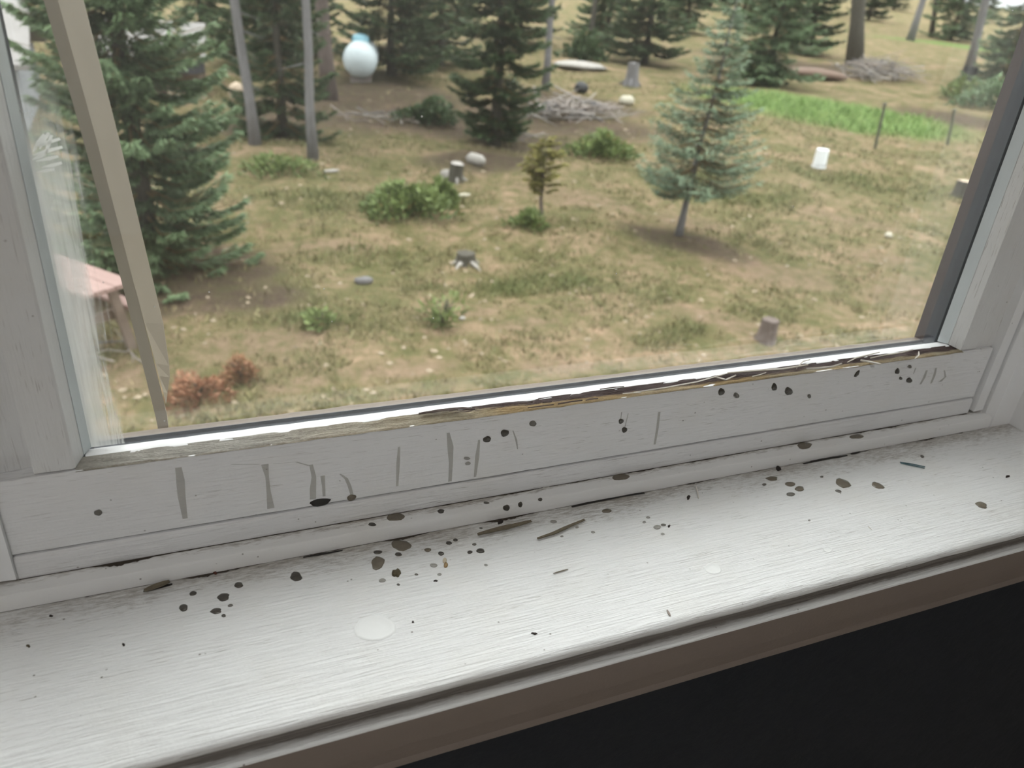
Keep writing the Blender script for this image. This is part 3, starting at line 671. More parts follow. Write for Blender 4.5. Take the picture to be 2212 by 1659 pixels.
def brush(B, w, dpt, h, n, label, seed):
    root = empty('brush_pile', B); tag(root, label, 'brush pile'); rg = random.Random(seed); protos = []
    for i in range(n):
        if i < 5:
            L = rg.uniform(.9, 1.9); pts = [(-L/2, 0, 0), (-L*.15, rg.uniform(-.08, .08), rg.uniform(-.03, .05)), (L*.2, rg.uniform(-.08, .08), rg.uniform(-.03, .05)), (L/2, rg.uniform(-.15, .15), .03)]
            V, F = tube(pts, [.020, .016, .012, .005], 5); o = py_mesh('branch', V, F, (M_STICK, M_STICKP, M_BARKG)[i % 3], root, smooth=True); protos.append(o)
        else:
            o = link(protos[i % 5].copy(), root)
        q = rg.random(); o.location = (rg.uniform(-w/2, w/2)*(1-.4*q), rg.uniform(-dpt/2, dpt/2)*(1-.4*q), .03+q*h); o.rotation_euler = (rg.uniform(0, 6), rg.uniform(-.35, .35), rg.uniform(0, 6.28)); s = rg.uniform(.5, 1.15)*min(1.6, max(.8, w/2.4)); o.scale = (s, s, s)
    return root
brush(ground(1235, 250), 2.8, 1.7, .3, 110, 'sprawling pile of grey branches right of the middle spruce', 1)
brush(ground(1895, 168), 3.4, 1.8, .7, 110, 'grey brush heap at the foot of the thick dark trunk', 2)
brush(ground(1085, 300), 1.4, .8, .12, 24, 'few fallen branches under the middle spruce', 3)
brush(ground(820, 258), 2.0, 1.0, .1, 18, 'scattered sticks on the brown needle litter below the propane tank', 4)
brush(ground(225, 765), .8, .5, .03, 10, 'loose twigs on the bare soil below the plank table', 5)

# propane tank
P = ground(782, 172); tk = empty('propane_tank', P, math.radians(-15)); tag(tk, 'pale blue-white propane tank with a light blue lid, seen end-on', 'tank'); tk.scale = (.94, .94, .94)
V, F = [], []; prof = []
for i in range(9): a = math.pi/2*i/8; prof.append((-.9-.42*math.cos(a)+0.0, .51*math.sin(a)))
prof = [(p, max(.01, q)) for p, q in prof]+[(.9+.42*math.sin(math.pi/2*i/8), max(.01, .51*math.cos(math.pi/2*i/8))) for i in range(9)]
n = 28
for (yy, q) in prof:
    for k in range(n): a = 6.2832*k/n; V.append((q*math.cos(a), yy, .66+q*math.sin(a)))
for i in range(len(prof)-1):
    for k in range(n): F.append((i*n+k, i*n+(k+1) % n, (i+1)*n+(k+1) % n, (i+1)*n+k))
F += [tuple(range(n)), tuple((len(prof)-1)*n+k for k in range(n))]
TB = py_mesh('tank_body', V, F, M_TANK, tk, smooth=True)
V, F = [], []
for i, (q, z) in enumerate(((.26, 1.05), (.26, 1.22), (.22, 1.30), (.11, 1.34), (.01, 1.35))):
    for k in range(18): a = 6.2832*k/18; V.append((q*math.cos(a), -.35+q*math.sin(a), z))
for i in range(4):
    for k in range(18): F.append((i*18+k, i*18+(k+1) % 18, (i+1)*18+(k+1) % 18, (i+1)*18+k))
o = py_mesh('valve_lid', V, F, M_DOME, TB, smooth=True); o['label'] = 'light blue valve lid'
for s in (-.6, .6): box('support_foot', (-.32, s-.06, -.08), (.32, s+.06, .26), M_STICK, tk)
# white bucket
P = ground(1768, 362); bk = empty('bucket', P); tag(bk, 'white plastic bucket upside down on the grass below the lush green patch', 'bucket')
V, F = [], []; rings = [(.165, 0), (.165, .03), (.155, .035), (.142, .40), (.135, .42), (.0, .42)]
for q, z in rings:
    for k in range(20): a = 6.2832*k/20; V.append((q*math.cos(a), q*math.sin(a), z))
for i in range(len(rings)-1):
    for k in range(20): F.append((i*20+k, i*20+(k+1) % 20, (i+1)*20+(k+1) % 20, (i+1)*20+k))
BB = py_mesh('bucket_body', V, F, M_WHITEPL, bk, smooth=False)
V, F = tube([(.17*math.cos(a), .17*math.sin(a)-.01, .05-.035*math.sin(a)) for a in np.linspace(math.pi, 2*math.pi, 10)], [.006]*10, 5); py_mesh('wire_handle', V, F, M_BARKG, BB, smooth=True)
# fence posts
for base, top, w, lab in (((1890, 322), (1912, 222), 11, 'dark slender fence post in front of the lush green patch'), ((2047, 312), (2062, 236), 11, 'greyish slender fence post nearest the right side of the glass')):
    B = ground(*base); dp = depth(B); T = on_y(*top, B[1]); r = w/2*dp/FPX*.6
    po = empty('fence_post', B); tag(po, lab, 'post', 'fence posts'); v = T-B
    V, F = tube([(0, 0, -.1), (v[0]*.5, 0, v[2]*.5), (v[0], 0, v[2])], [r, r, r*.9], 6); py_mesh('post_shaft', V, F, M_POST, po)
    V, F = tube([(v[0]*.97-r*1.6, 0, v[2]*.97), (v[0]*.97+r*1.6, 0, v[2]*.97)], [r*.4, r*.4], 5); py_mesh('wire_clip', V, F, M_BARKG, po)

# plank picnic table: the tabletop corner nearest the window is measured on the photo
ZT = CAM[2]-3.5+.74
A0 = on_z(184, 639, ZT); A1 = on_z(292, 606, ZT); A2 = on_z(126, 583, ZT)
ux = (A1-A0)/np.linalg.norm(A1-A0); rzt = math.atan2(ux[1], ux[0]); uy = np.array([-ux[1], ux[0], 0])
pw = np.linalg.norm(A1-A0)/5
tb = empty('picnic_table', (A0[0], A0[1], float(gz(A0[0], A0[1]))), rzt); tag(tb, 'weathered red-brown plank picnic table at lower left below the big spruce', 'table')
ht = ZT-float(gz(A0[0], A0[1]))
for i in range(5): box('plank', (i*pw, 0, ht-.04), (i*pw+pw-.006, 1.5, ht+(.004 if i % 2 else 0)), M_REDWOOD, tb, bevel=.004)
for yb in (.25, 1.2):
    box('cross_bar', (.03, yb, ht-.13), (5*pw-.03, yb+.04, ht-.042), M_TABLELEG, tb)
    box('bench_bar', (-.42, yb+.042, ht*.46), (5*pw+.02, yb+.08, ht*.46+.09), M_TABLELEG, tb)
    for s in (-1, 1):
        xm, xb = 2.5*pw+s*.14, 2.5*pw+s*.28
        V = [(xm-.045, yb-.04, ht-.05), (xm+.045, yb-.04, ht-.05), (xm+.045, yb, ht-.05), (xm-.045, yb, ht-.05), (xb-.045, yb-.04, -.08), (xb+.045, yb-.04, -.08), (xb+.045, yb, -.08), (xb-.045, yb, -.08)]
        py_mesh('leg', V, [(0, 1, 2, 3), (4, 5, 6, 7), (0, 1, 5, 4), (1, 2, 6, 5), (2, 3, 7, 6), (3, 0, 4, 7)], M_TABLELEG, tb)
for x0 in (-.42, 5*pw+.0):
    box('bench_plank', (x0, 0, ht*.46+.092), (x0+.14, 1.5, ht*.46+.13), M_REDWOOD, tb, bevel=.004)
# garage at far left
G0 = ground(25, 300); dg = depth(G0)
ga = empty('garage', (G0[0]-3.0, G0[1]+.2, G0[2]), math.radians(3)); tag(ga, 'grey garage with a pale roof at the far left behind the big spruce', 'building')
e1 = at_depth(30, 140, dg); hg = e1[2]-G0[2]
box('wall', (-2, 0, -.3), (3.25, 4.2, hg), M_GARAGE, ga)
for x in (.4, 1.1, 1.8, 2.5, 3.16): box('batten', (x, -.03, -.2), (x+.09, 0, hg-.02), plain('pale_batten', (.42, .44, .47), .8, .06, 6) if x > 3 else M_GARAGE, ga)
V = [(-2.3, -.35, hg-.02), (3.5, -.35, hg-.02), (3.5, 2.1, hg+1.0), (-2.3, 2.1, hg+1.0), (-2.3, 4.5, hg-.02), (3.5, 4.5, hg-.02)]
V = V+[(x, y, z+.09) for x, y, z in V]
py_mesh('roof', V, [(0, 1, 2, 3), (3, 2, 5, 4), (6, 7, 8, 9), (9, 8, 11, 10), (0, 1, 7, 6), (4, 5, 11, 10), (0, 3, 9, 6), (3, 4, 10, 9), (1, 2, 8, 7), (2, 5, 11, 8)], M_ROOF, ga)
box('roof_vent', (2.78, .95, hg+.5), (3.0, 1.25, hg+.74), M_WHITEPL, ga, bevel=.02)
# shed behind the big spruce
S0 = ground(405, 215); sh = empty('shed', (S0[0]-.6, S0[1], S0[2]), math.radians(-4)); tag(sh, 'brown shed with a pale roof half hidden right of the big spruce', 'building'); ds = depth(S0)
hs = at_depth(440, 128, ds)[2]-S0[2]
box('wall', (-1.6, .3, -.2), (.95, 3, hs), M_SHEDW, sh)
box('eave_board', (-1.8, -.1, hs-.28), (1.05, 0, hs), M_EAVE, sh)
V = [(-1.8, -.1, hs), (1.1, -.1, hs), (1.1, 1.8, hs+.6), (-1.8, 1.8, hs+.6)]; V = V+[(x, y, z+.08) for x, y, z in V]
py_mesh('roof', V, [(0, 1, 2, 3), (4, 5, 6, 7), (0, 1, 5, 4), (1, 2, 6, 5), (2, 3, 7, 6), (3, 0, 4, 7)], M_ROOF, sh)
for x in (-1.6, .9): box('porch_post', (x, -.06, -.1), (x+.1, .04, hs-.28), M_TABLELEG, sh)
box('stacked_boards', (.2, -.1, 0), (1.0, .25, .3), M_CUT, sh)

# ------------------------------------------------------------------ the room
XL, XR, ZTOP = -.178, .783, 1.60
XW = -1.145                      # left end of the opening, widened for the added unseen second sash
YI, YO = -.139, .10
room = [('wall_back', (-1.7, -3.6, -.85), (2.6, -3.5, 2.0), M_WALLPALE, 'pale back wall behind the camera'), ('wall_left', (-1.8, -3.6, -.85), (-1.7, YO, 2.0), M_WALLPALE, 'pale left wall of the room'),
        ('wall_right', (2.6, -3.6, -.85), (2.7, YO, 2.0), M_WALLPALE, 'pale right wall of the room'), ('floor', (-1.8, -3.6, -.95), (2.7, YO, -.85), M_FLOORIN, 'beige carpet floor of the room'), ('ceiling', (-1.8, -3.6, 2.0), (2.7, YO, 2.1), M_CEIL, 'white ceiling of the room')]
for nme, lo, hi, mt, lab in room: tag(box(nme, lo, hi, mt), lab, nme.split('_')[0], kind='structure')
wf = boxes('wall_front', [((-1.7, YI, -.85), (XW-.03, YO, 2.0)), ((XR+.03, YI, -.85), (2.6, YO, 2.0)), ((XW-.03, YI, -.85), (XR+.03, YO, -.0405)), ((XW-.03, YI, ZTOP+.03), (XR+.03, YO, 2.0))], M_WALLIN)
tag(wf, 'dark navy painted wall below and around the window', 'wall', kind='structure')
cl = boxes('wall_outside', [((-6, YO, -3.3), (XW-.03, YO+.03, 3)), ((XR+.03, YO, -3.3), (6, YO+.03, 3)), ((XW-.03, YO, -3.3), (XR+.03, YO+.03, -.045)), ((XW-.03, YO, ZTOP+.03), (XR+.03, YO+.03, 3))], M_SIDING)
tag(cl, 'outside siding of the house around the window', 'wall', kind='structure')

# ------------------------------------------------------------------ the window
win = empty('window_1'); tag(win, 'old white painted wooden window with a rotten lower sash edge above a wide sill', 'window', kind='structure')
# sill board with rounded, coved nose
nose = [(.06, 0), (-.147, 0), (-.1500, -.0003), (-.1526, -.0011), (-.1542, -.0026), (-.1547, -.0044), (-.1540, -.0060), (-.1518, -.0076), (-.1500, -.0096), (-.1494, -.0120), (-.1500, -.0134), (-.1594, -.0137), (-.1606, -.0141), (-.1610, -.0150), (-.139, -.0150), (-.139, -.04), (.06, -.04)]
def sill():
    xs = np.linspace(XW-.02, XR+.018, 262)
    V, F = [], []
    k = len(nose)
    for x in xs:
        for j, (y, z) in enumerate(nose):
            jt = mnoise.noise(Vector((x*35, j*.9, 2)))*.00045 if 1 < j < 9 else 0
            V.append((x, y+jt, z+jt*.5))
    for i in range(len(xs)-1):
        for j in range(k): F.append((i*k+j, i*k+(j+1) % k, (i+1)*k+(j+1) % k, (i+1)*k+j))
    F += [tuple(range(k)), tuple((len(xs)-1)*k+j for j in range(k))]
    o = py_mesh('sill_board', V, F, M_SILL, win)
    o.data.polygons.foreach_set('use_smooth', np.ones(len(o.data.polygons), bool)); o.data.set_sharp_from_angle(angle=math.radians(50))
    return o
SILL = sill()
sweep_x('apron', [(-.139, -.0151), (-.1600, -.0151), (-.1606, -.0156), (-.1608, -.0170), (-.1608, -.0360), (-.1604, -.0385), (-.1592, -.0430), (-.1582, -.0500), (-.1574, -.0530), (-.1584, -.0555), (-.1584, -.0582), (-.157, -.0592), (-.139, -.0592)], XW-.06, XR+.09, M_APRON, win, n=60, jit=.0003, seed=4)
# stop bead on the sill
BEAD = sweep_x('stop_bead', [(.018, 0), (-.0141, 0), (-.0141, .0105), (-.0134, .0122), (-.0118, .0128), (.018, .0128)], -.149, .7515, M_BEAD, win, n=80, jit=.0004, seed=9)
# lower strip of the sash and the bottom rail
sweep_x('lower_strip', [(.045, .0131), (-.0004, .0131), (-.0008, .0145), (-.0008, .0288), (.0008, .0303), (.045, .0303)], XL+.045, .7305, M_SASH, win, n=60, jit=.0002, seed=11)
RAIL = sweep_x('bottom_rail', [(.045, .0319), (.0012, .0319), (0, .0329), (0, .0872), (.0004, .0883), (.0206, .0883), (.0206, .076), (.045, .076)], XL+.045, .7305, M_SASH, win, n=90, jit=.0003, seed=13)
# rotten edge: a rough wedge between the front of the rail and the glazing tape
def rot_edge():
    xs = np.linspace(-.0853, .6885, 520); ys = np.linspace(.0, .0112, 9); V, F = [], []
    for x in xs:
        for j, y in enumerate(ys):
            z = .0884+.0033*(y/.0112)+.0009*mnoise.fractal(Vector((x*55, y*420, 1)), 1, 2, 4)*(1 if 0 < j < 8 else .4)
            yy = y+(-.0004+.0007*mnoise.noise(Vector((x*70, 5, 0))) if j == 0 else 0)
            if x > .10: z -= .0010*max(0, mnoise.noise(Vector((x*14, 3, 7))))*(1 if j in (2, 3, 4, 5) else .2)
            V.append((x, yy, z))
    k = len(ys); F = [(i*k+j, i*k+j+1, (i+1)*k+j+1, (i+1)*k+j) for i in range(len(xs)-1) for j in range(k-1)]
    o = py_mesh('rotten_edge', V, F, M_ROT, win, smooth=True); o['label'] = 'rotten brown sash edge with paint peeled off'; return o
ROT = rot_edge()
GX0, GX1 = -.0772, .6740
sweep_x('glazing_tape', [(.0098, .0895), (.0100, .0911), (.0112, .0917), (.0200, .0916), (.0206, .0912), (.0206, .0890)], GX0-.003, GX1+.006, M_STRIP, win, n=200, jit=.0003, seed=17)
prism_z('glazing_tape', [(.6742, .0205), (.6800, .0125), (.6812, .0135), (.6812, .0205)], .0925, 1.46, M_STRIPV, win)
prism_z('glazing_tape', [(-.0772, .0205), (-.0808, .0125), (-.0820, .0135), (-.0820, .0205)], .0925, 1.46, M_STRIPV, win)
# insulating glass: two panes, dark spacer between them
PANE = box('glass_pane', (GX0-.004, .0207, .084), (GX1+.004, .0215, 1.46), M_GLASS, win)
box('glass_pane', (GX0-.004, .0352, .084), (GX1+.004, .0360, 1.46), M_GLASS, win)
boxes('spacer_bar', [((GX0, .0218, .080), (GX1, .0350, .0852)), ((GX0, .0345, .0852), (GX1, .0351, .0878))], M_SPACER, win)
box('spacer_bar', (.6722, .0218, .0852), (.6765, .0345, 1.46), M_SPACER, win)
box('spacer_bar', (-.0815, .0218, .0852), (-.0778, .0345, 1.46), M_SPACER, win)
sweep_x('outside_stop', [(.0364, .070), (.0364, .0836), (.046, .0836), (.0495, .0833), (.0508, .0815), (.0508, .060), (.0364, .060)], GX0-.01, GX1+.01, M_BEIGE, win, n=120, jit=.0006, seed=23)
box('outside_stop', (.6795, .0364, .080), (.7200, .0505, 1.46), M_BROWNST, win); box('outside_stop', (-.105, .0364, .080), (-.0805, .0505, 1.46), M_BROWNST, win)
box('outside_sill', (XW-.02, .046, .0), (XR+.02, .125, .030), M_BEIGE, win)
box('sash_core', (XL+.047, .0455, .032), (.7300, .0505, .062), M_BROWNST, win)
# stiles stand on the rail
zb = lambda x, y: .0888+.30*max(0, min(y, .0112))
prism_z('stile', [(-.1078, .0022), (-.0868, .0022), (-.0852, .0030), (-.0812, .0120), (-.0812, .0450), (-.1078, .0450)], 0, 1.46, M_SASHV, win, zfun=zb)
prism_z('stile', [(.6835+.0035, .0022), (.7085, .0022), (.7085, .0450), (.6805, .0450), (.6805, .0120)], 0, 1.46, M_SASHV, win, zfun=zb)
prism_z('stile_edge', [(.7087, .0068), (.7150, .0062), (.7362, .0040), (.7362, .0450), (.7087, .0450)], 0, 1.46, M_SASHV, win, zfun=lambda x, y: .0885)
prism_z('stile_edge', [(-.1275, .0100), (-.1081, .0125), (-.1081, .0450), (-.1275, .0450)], 0, 1.46, M_SASHV, win, zfun=lambda x, y: .0885)
box('top_rail', (-.1275, .003, 1.45), (.7362, .045, 1.51), M_SASH, win)
# side tracks, jambs
prism_z('jamb_track', [(.7335, -.0045), (.7480, -.0035), (.7480, .05), (.7335, .05)], .0165, 1.55, M_JAMB, win)
prism_z('jamb_track', [(-.1455, -.0035), (-.1305, -.0045), (-.1305, .05), (-.1455, .05)], .0165, 1.55, M_JAMB, win)
def jamb(x0, x1, sgn):
    # stop board (faces the room) and the deep reveal towards the room, one L-shaped board
    pts = [(x0, -.0060), (x0+sgn*.004, -.0141), (x1, -.0141), (x1, -.1165), (x1+sgn*.008, -.1388), (x1+sgn*.03, -.1388), (x1+sgn*.03, .05), (x0, .05)]
    return prism_z('jamb_board', pts, 0, 1.55, M_JAMB, win, zfun=lambda x, y: .0002)
jamb(.7505, .7830, 1)
box('mullion_post', (-.1900, -.0141, .0002), (-.1478, .05, 1.55), M_JAMB, win)
w2 = empty('added_window', (-.3388, 0, 0)); tag(w2, 'added unseen second sash that lights the left end of the sill', 'window', kind='structure')  # added out of view to bring light to the sill's left end
box('bottom_rail', (-.70, 0, .0005), (.1478, .045, .0883), M_SASH, w2); box('top_rail', (-.70, 0, 1.45), (.1478, .045, 1.55), M_SASH, w2)
box('stile', (-.745, 0, .0005), (-.70, .045, 1.55), M_SASHV, w2); box('stile', (.122, .002, .0885), (.1478, .043, 1.449), M_SASHV, w2)
for y in (.0207, .0352): box('glass_pane', (-.699, y, .0885), (.121, y+.0008, 1.449), M_GLASS, w2)
box('head_board', (XW-.03, -.12, 1.51), (XR+.03, .05, 1.63), M_JAMB, win)
# casing around the window on the room side
box('casing', (.8015, -.157, -.019), (.89, -.1392, 1.7), M_APRON, win, bevel=.003); box('casing', (XW-.107, -.157, -.019), (XW-.0305, -.1392, 1.7), M_APRON, win, bevel=.003); box('casing', (XW-.107, -.157, 1.60), (.89, -.1392, 1.7), M_APRON, win)
# scraped paint left on the glass beside the left stile
xs = np.linspace(-.0775, -.050, 6); zs = np.linspace(.0925, .36, 20)
V = [(x, .0204, z) for z in zs for x in xs]; F = [(i*6+j, i*6+j+1, (i+1)*6+j+1, (i+1)*6+j) for i in range(19) for j in range(5)]
o = py_mesh('paint_smear', V, F, M_SMEAR, PANE); o['label'] = 'streaky scraped white paint left on the glass edge'
for si, pts in enumerate((((72, 335), (100, 326), (135, 318)), ((74, 318), (100, 308), (130, 300)), ((78, 348), (105, 342), (126, 338)), ((90, 362), (112, 357), (134, 352)), ((72, 328), (82, 308), (96, 290)), ((86, 322), (94, 302), (106, 287)), ((98, 336), (104, 312), (112, 292)), ((80, 372), (100, 368), (118, 366)), ((70, 345), (84, 338), (98, 334)))):
    P = [on_y(x, y, .0202-.00005*si) for x, y in pts]; dd = P[2]-P[0]; nr_ = np.array([-dd[2], 0, dd[0]])/np.linalg.norm(dd)
    V = [P[0]-nr_*.0003, P[0]+nr_*.0003, P[1]-nr_*.0011, P[1]+nr_*.0009, P[2]-nr_*.0006, P[2]+nr_*.0008]
    py_mesh('paint_stroke', V, [(0, 1, 3, 2), (2, 3, 5, 4)], M_SCRAPE, PANE)

# ribbons (peeling paint, splinters): polyline in pixels laid on a plane, with width, thickness and curl
def ribbon(name, pts, z, width, thick, matl, parent=None, lift=(0, 0, 0), plane='z', curl=0.0, tilt=0.0, taper=True):
    C = []
    for i, p in enumerate(pts):
        zz = z+(lift[min(i, len(lift)-1)]); C.append(on_z(p[0], p[1], zz) if plane == 'z' else on_y(p[0], p[1], zz))
    C = [Vector(c) for c in C]; fine = []
    for i in range(len(C)-1):
        for t in (0, .33, .66): fine.append(C[i].lerp(C[i+1], t))
    fine.append(C[-1]); n = len(fine); V, F = [], []
    for i, p in enumerate(fine):
        d = (fine[min(i+1, n-1)]-fine[max(i-1, 0)]).normalized(); up = Vector((0, 0, 1)) if plane == 'z' else Vector((0, -1, 0)); s = d.cross(up).normalized()
        q = i/(n-1); w = width*(1 if not taper else (.25+.75*math.sin(math.pi*min(1, max(0, .12+q*.76)))))
        w *= 1+.25*mnoise.noise(Vector((i*1.7, width*1e4, 3)))
        for (a, h) in ((-.5, curl), (0, 0), (.5, curl+tilt)): V.append(p+s*w*a+up*(h*width))
        for (a, h) in ((.5, curl+tilt), (0, 0), (-.5, curl)): V.append(p+s*w*a+up*(h*width+thick))
    for i in range(n-1):
        for j in range(6): F.append((i*6+j, i*6+(j+1) % 6, (i+1)*6+(j+1) % 6, (i+1)*6+j))
    F += [tuple(range(6)), tuple((n-1)*6+j for j in range(6))]
    return py_mesh(name, V, F, matl, parent, smooth=False)
M_FLAKE = plain('peeling_paint', (.66, .63, .58), .6, .2, 200)
M_FLAKED = plain('dark_flake_shade', (.13, .10, .09), .7, .3, 200)  # dark flakes; the widest strip paints the shadow of peeled paint
ZR = .0915
flakes = [([(1369, 849), (1440, 838), (1506, 826), (1545, 815), (1571, 808)], .0016, M_FLAKE, .35), ([(1571, 808), (1630, 803), (1690, 799), (1745, 790)], .0024, M_FLAKE, .5), ([(1545, 816), (1568, 822), (1590, 812)], .0018, M_FLAKE, .5),
          ([(1625, 814), (1640, 811), (1655, 806)], .0011, M_FLAKE, .5), ([(1742, 798), (1770, 797), (1800, 793), (1818, 787)], .0016, M_FLAKE, .7), ([(1830, 784), (1850, 774), (1876, 768), (1900, 762)], .0015, M_FLAKE, .5),
          ([(1858, 780), (1880, 784), (1902, 789)], .0022, M_FLAKE, .6), ([(1880, 775), (1915, 768), (1945, 764), (1972, 757)], .0016, M_FLAKE, .6), ([(1976, 776), (1984, 768), (1984, 760)], .0014, M_FLAKE, .5),
          ([(1296, 842), (1325, 838), (1348, 836)], .0012, M_FLAKED, .4), ([(1345, 851), (1362, 850), (1385, 849)], .0009, M_FLAKE, .4), ([(1720, 797), (1735, 782), (1750, 778)], .0012, M_FLAKE, .6),
          ([(905, 896), (950, 889), (1000, 884), (1026, 886)], .0030, M_FLAKED, .35), ([(1120, 874), (1138, 872), (1150, 870)], .0014, M_FLAKED, .5), ([(1172, 871), (1184, 870), (1192, 869)], .0013, M_FLAKED, .5),
          ([(1140, 882), (1165, 879), (1196, 875)], .0012, M_FLAKED, .4), ([(1205, 874), (1230, 870), (1258, 866)], .0014, M_FLAKED, .5), ([(1265, 866), (1280, 863), (1292, 862)], .0012, M_FLAKED, .4)]
for pts, w, mt, cu in flakes: ribbon('paint_flake', pts, ZR, w, .00025, mt, ROT, lift=(.0004, .0010, .0014, .0012, .0006), curl=cu)
# pockets of dark rot hole on the rail face
def dome_patch(name, pxc, w, h, plane, matl, parent=None, ang=0.0, height=.16, seed=1, wob=.12, level=0.0, tail=None, ring=False):
    """a low dome (drop, blot) whose outline is measured in photo pixels, laid on the sill (z), bead top (z) or rail face (y)"""
    f = (lambda x, y: on_z(x, y, level)) if plane == 'z' else (lambda x, y: on_y(x, y, level))
    up = np.array([0, 0, 1.0]) if plane == 'z' else np.array([0, -1.0, 0])
    c = f(*pxc); ca, sa = math.cos(ang), math.sin(ang)
    ax = f(pxc[0]+w/2*ca, pxc[1]+w/2*sa)-c; ay = f(pxc[0]-h/2*sa, pxc[1]+h/2*ca)-c
    size = min(np.linalg.norm(ax), np.linalg.norm(ay)); n = 14 if w >= 8 else 9; V, F = [], []
    rings = ((1.0, -.02), (.98, .35), (.82, .8), (.45, 1.0))
    if ring: rings = ((1.0, 0), (.93, 1.0), (.84, .9), (.74, .25), (.4, .18))
    for (q, hh) in rings:
        for k in range(n):
            a = 6.2832*k/n; g = 1+wob*(.6*math.sin(2*a+seed)+.4*math.sin(3*a+seed*2.3)+.35*math.sin(5*a+seed))
            e = np.array([0.0, 0, 0])
            if tail and math.sin(a-tail) > 0: g *= 1+.55*max(0, math.cos(a-tail-math.pi/2))**4
            V.append(c+(ax*math.cos(a)+ay*math.sin(a))*q*g+up*height*size*hh)
    m = len(rings)
    for i in range(m-1):
        for k in range(n): F.append((i*n+k, i*n+(k+1) % n, (i+1)*n+(k+1) % n, (i+1)*n+k))
    V.append(c+up*height*size*(1.03 if not ring else .18)); F += [((m-1)*n+k, (m-1)*n+(k+1) % n, m*n) for k in range(n)]
    V = np.array(V); org = c.copy()
    return py_mesh(name, [v-org for v in V], F, matl, parent, smooth=True, loc=org)
o = dome_patch('rot_hole', (691.5, 1085), 48, 15, 'y', M_BLACK, RAIL, ang=-.12, height=.05, seed=4, wob=.16, level=-.0003); o['label'] = 'black rotted hole at the bottom of the rail'
for c, w, h, mt, an in (((1089, 935.6), 15, 15, 'd', 0), ((1052, 949), 17, 14, 'd', -.2), ((1151, 914.8), 15, 13, 'm', .3), ((1008.5, 990), 14, 7, 'l', 0), ((1010.7, 1001), 12, 8, 'l', 0), ((1340.7, 910), 9, 11, 'd', 0), ((1348, 928.6), 10, 12, 'd', 0),
                    ((1557, 846.5), 11, 16, 'd', 0), ((1589.4, 853.8), 10, 12, 'm', .2), ((1671.6, 835.6), 10, 16, 'd', .25), ((1702, 844.6), 13, 18, 'd', .35), ((1747.5, 856), 7, 9, 'm', -.3), ((1850.7, 807), 6, 19, 'd', .6), ((1937.7, 801.5), 8, 13, 'd', .5),
                    ((1945, 817), 6, 7, 'd', .3), ((1963, 821), 10, 12, 'd', .4), ((1965, 792), 10, 7, 'm', 0), ((212, 1107.5), 17, 14, 'm', 0), ((759.5, 1075), 21, 13, 'b', -.15), ((1394, 1076+0), 6, 6, 'm', 0)):
    if c[0] == 1394: continue
    dome_patch('water_drop', c, w, h, 'y', M_DROP[mt], RAIL, ang=an, height=.24, seed=c[0] % 7, level=-.0002, tail=-math.pi/2 if h >= w else None)
def trail(pts, widths, matl, level=-.00025):
    V, F = [], []
    P = [on_y(x, y, level) for x, y in pts]
    for p, w in zip(P, [q*.8 for q in widths]):
        for yy in (0, -.00012): V += [p+np.array([-w/2, yy, 0]), p+np.array([w/2, yy, 0])]
    for i in range(len(P)-1):
        a, b_ = i*4, i*4+4; F += [(a+2, a+3, b_+3, b_+2), (a, a+1, b_+1, b_), (a, a+2, b_+2, b_), (a+1, a+3, b_+3, b_+1)]
    F += [(0, 1, 3, 2), (len(V)-4, len(V)-3, len(V)-1, len(V)-2)]
    return py_mesh('drip_stain', V, F, matl, RAIL)
for pts, w in (([(572, 1003), (577, 1030), (580, 1060), (585, 1098)], (.006, .0030, .0035, .006)), ([(672, 1004), (678, 1030), (676, 1055), (676, 1078)], (.0030, .004, .0055, .0055)), ([(697, 1028), (699, 1050), (700, 1072)], (.004, .0028, .0026)),
               ([(735, 1024), (748, 1034), (755, 1050), (760, 1068)], (.0015, .003, .0032, .003)), ([(385, 1010), (390, 1040), (392, 1070), (400, 1120)], (.005, .0065, .006, .004)), ([(862, 965), (860, 1000), (858, 1050)], (.002, .0034, .0022)),
               ([(968, 935), (973, 965), (974, 1000), (972, 1040)], (.003, .006, .004, .0035)), ([(1035, 950), (1031, 985), (1026, 1030)], (.002, .0042, .0025)), ([(1108, 930), (1115, 950), (1118, 970)], (.001, .002, .001)), ([(1424, 890), (1420, 925), (1414, 960)], (.0028, .003, .0025)),
               ([(500, 1003), (560, 1003)], (.002, .002)), ([(590, 1002), (640, 998), (668, 1006)], (.002, .002, .002)),
               ([(2002, 800), (1996, 816), (1988, 830)], (.003, .004, .003)), ([(2022, 795), (2018, 812), (2011, 828)], (.003, .004, .003)), ([(2040, 800), (2042, 814), (2030, 825)], (.002, .003, .006)), ([(1978, 795), (1973, 808)], (.002, .001)), ([(1343, 890), (1341, 904)], (.0008, .001)), ([(1357, 893), (1350, 922)], (.0008, .001))):
    trail(pts, w, M_TRAIL)
# raised blisters in the sill paint
M_BLIS = plain('blistered_paint', (.75, .765, .76), .45, .03, 60)
for c, w, h, an, hh in (((810, 1357), 92, 58, -.15, .045), ((1540, 1229), 38, 24, .1, .05), ((1788, 1187), 20, 13, .2, .07), ((1897, 1205), 14, 9, .2, .07), ((1965, 1140), 14, 6, .2, .08), ((1700, 1263), 10, 5, 0, .08)):
    o = dome_patch('paint_blister', c, w, h, 'z', M_BLIS, SILL, ang=an, height=hh, seed=c[0] % 5, wob=.06, ring=True)
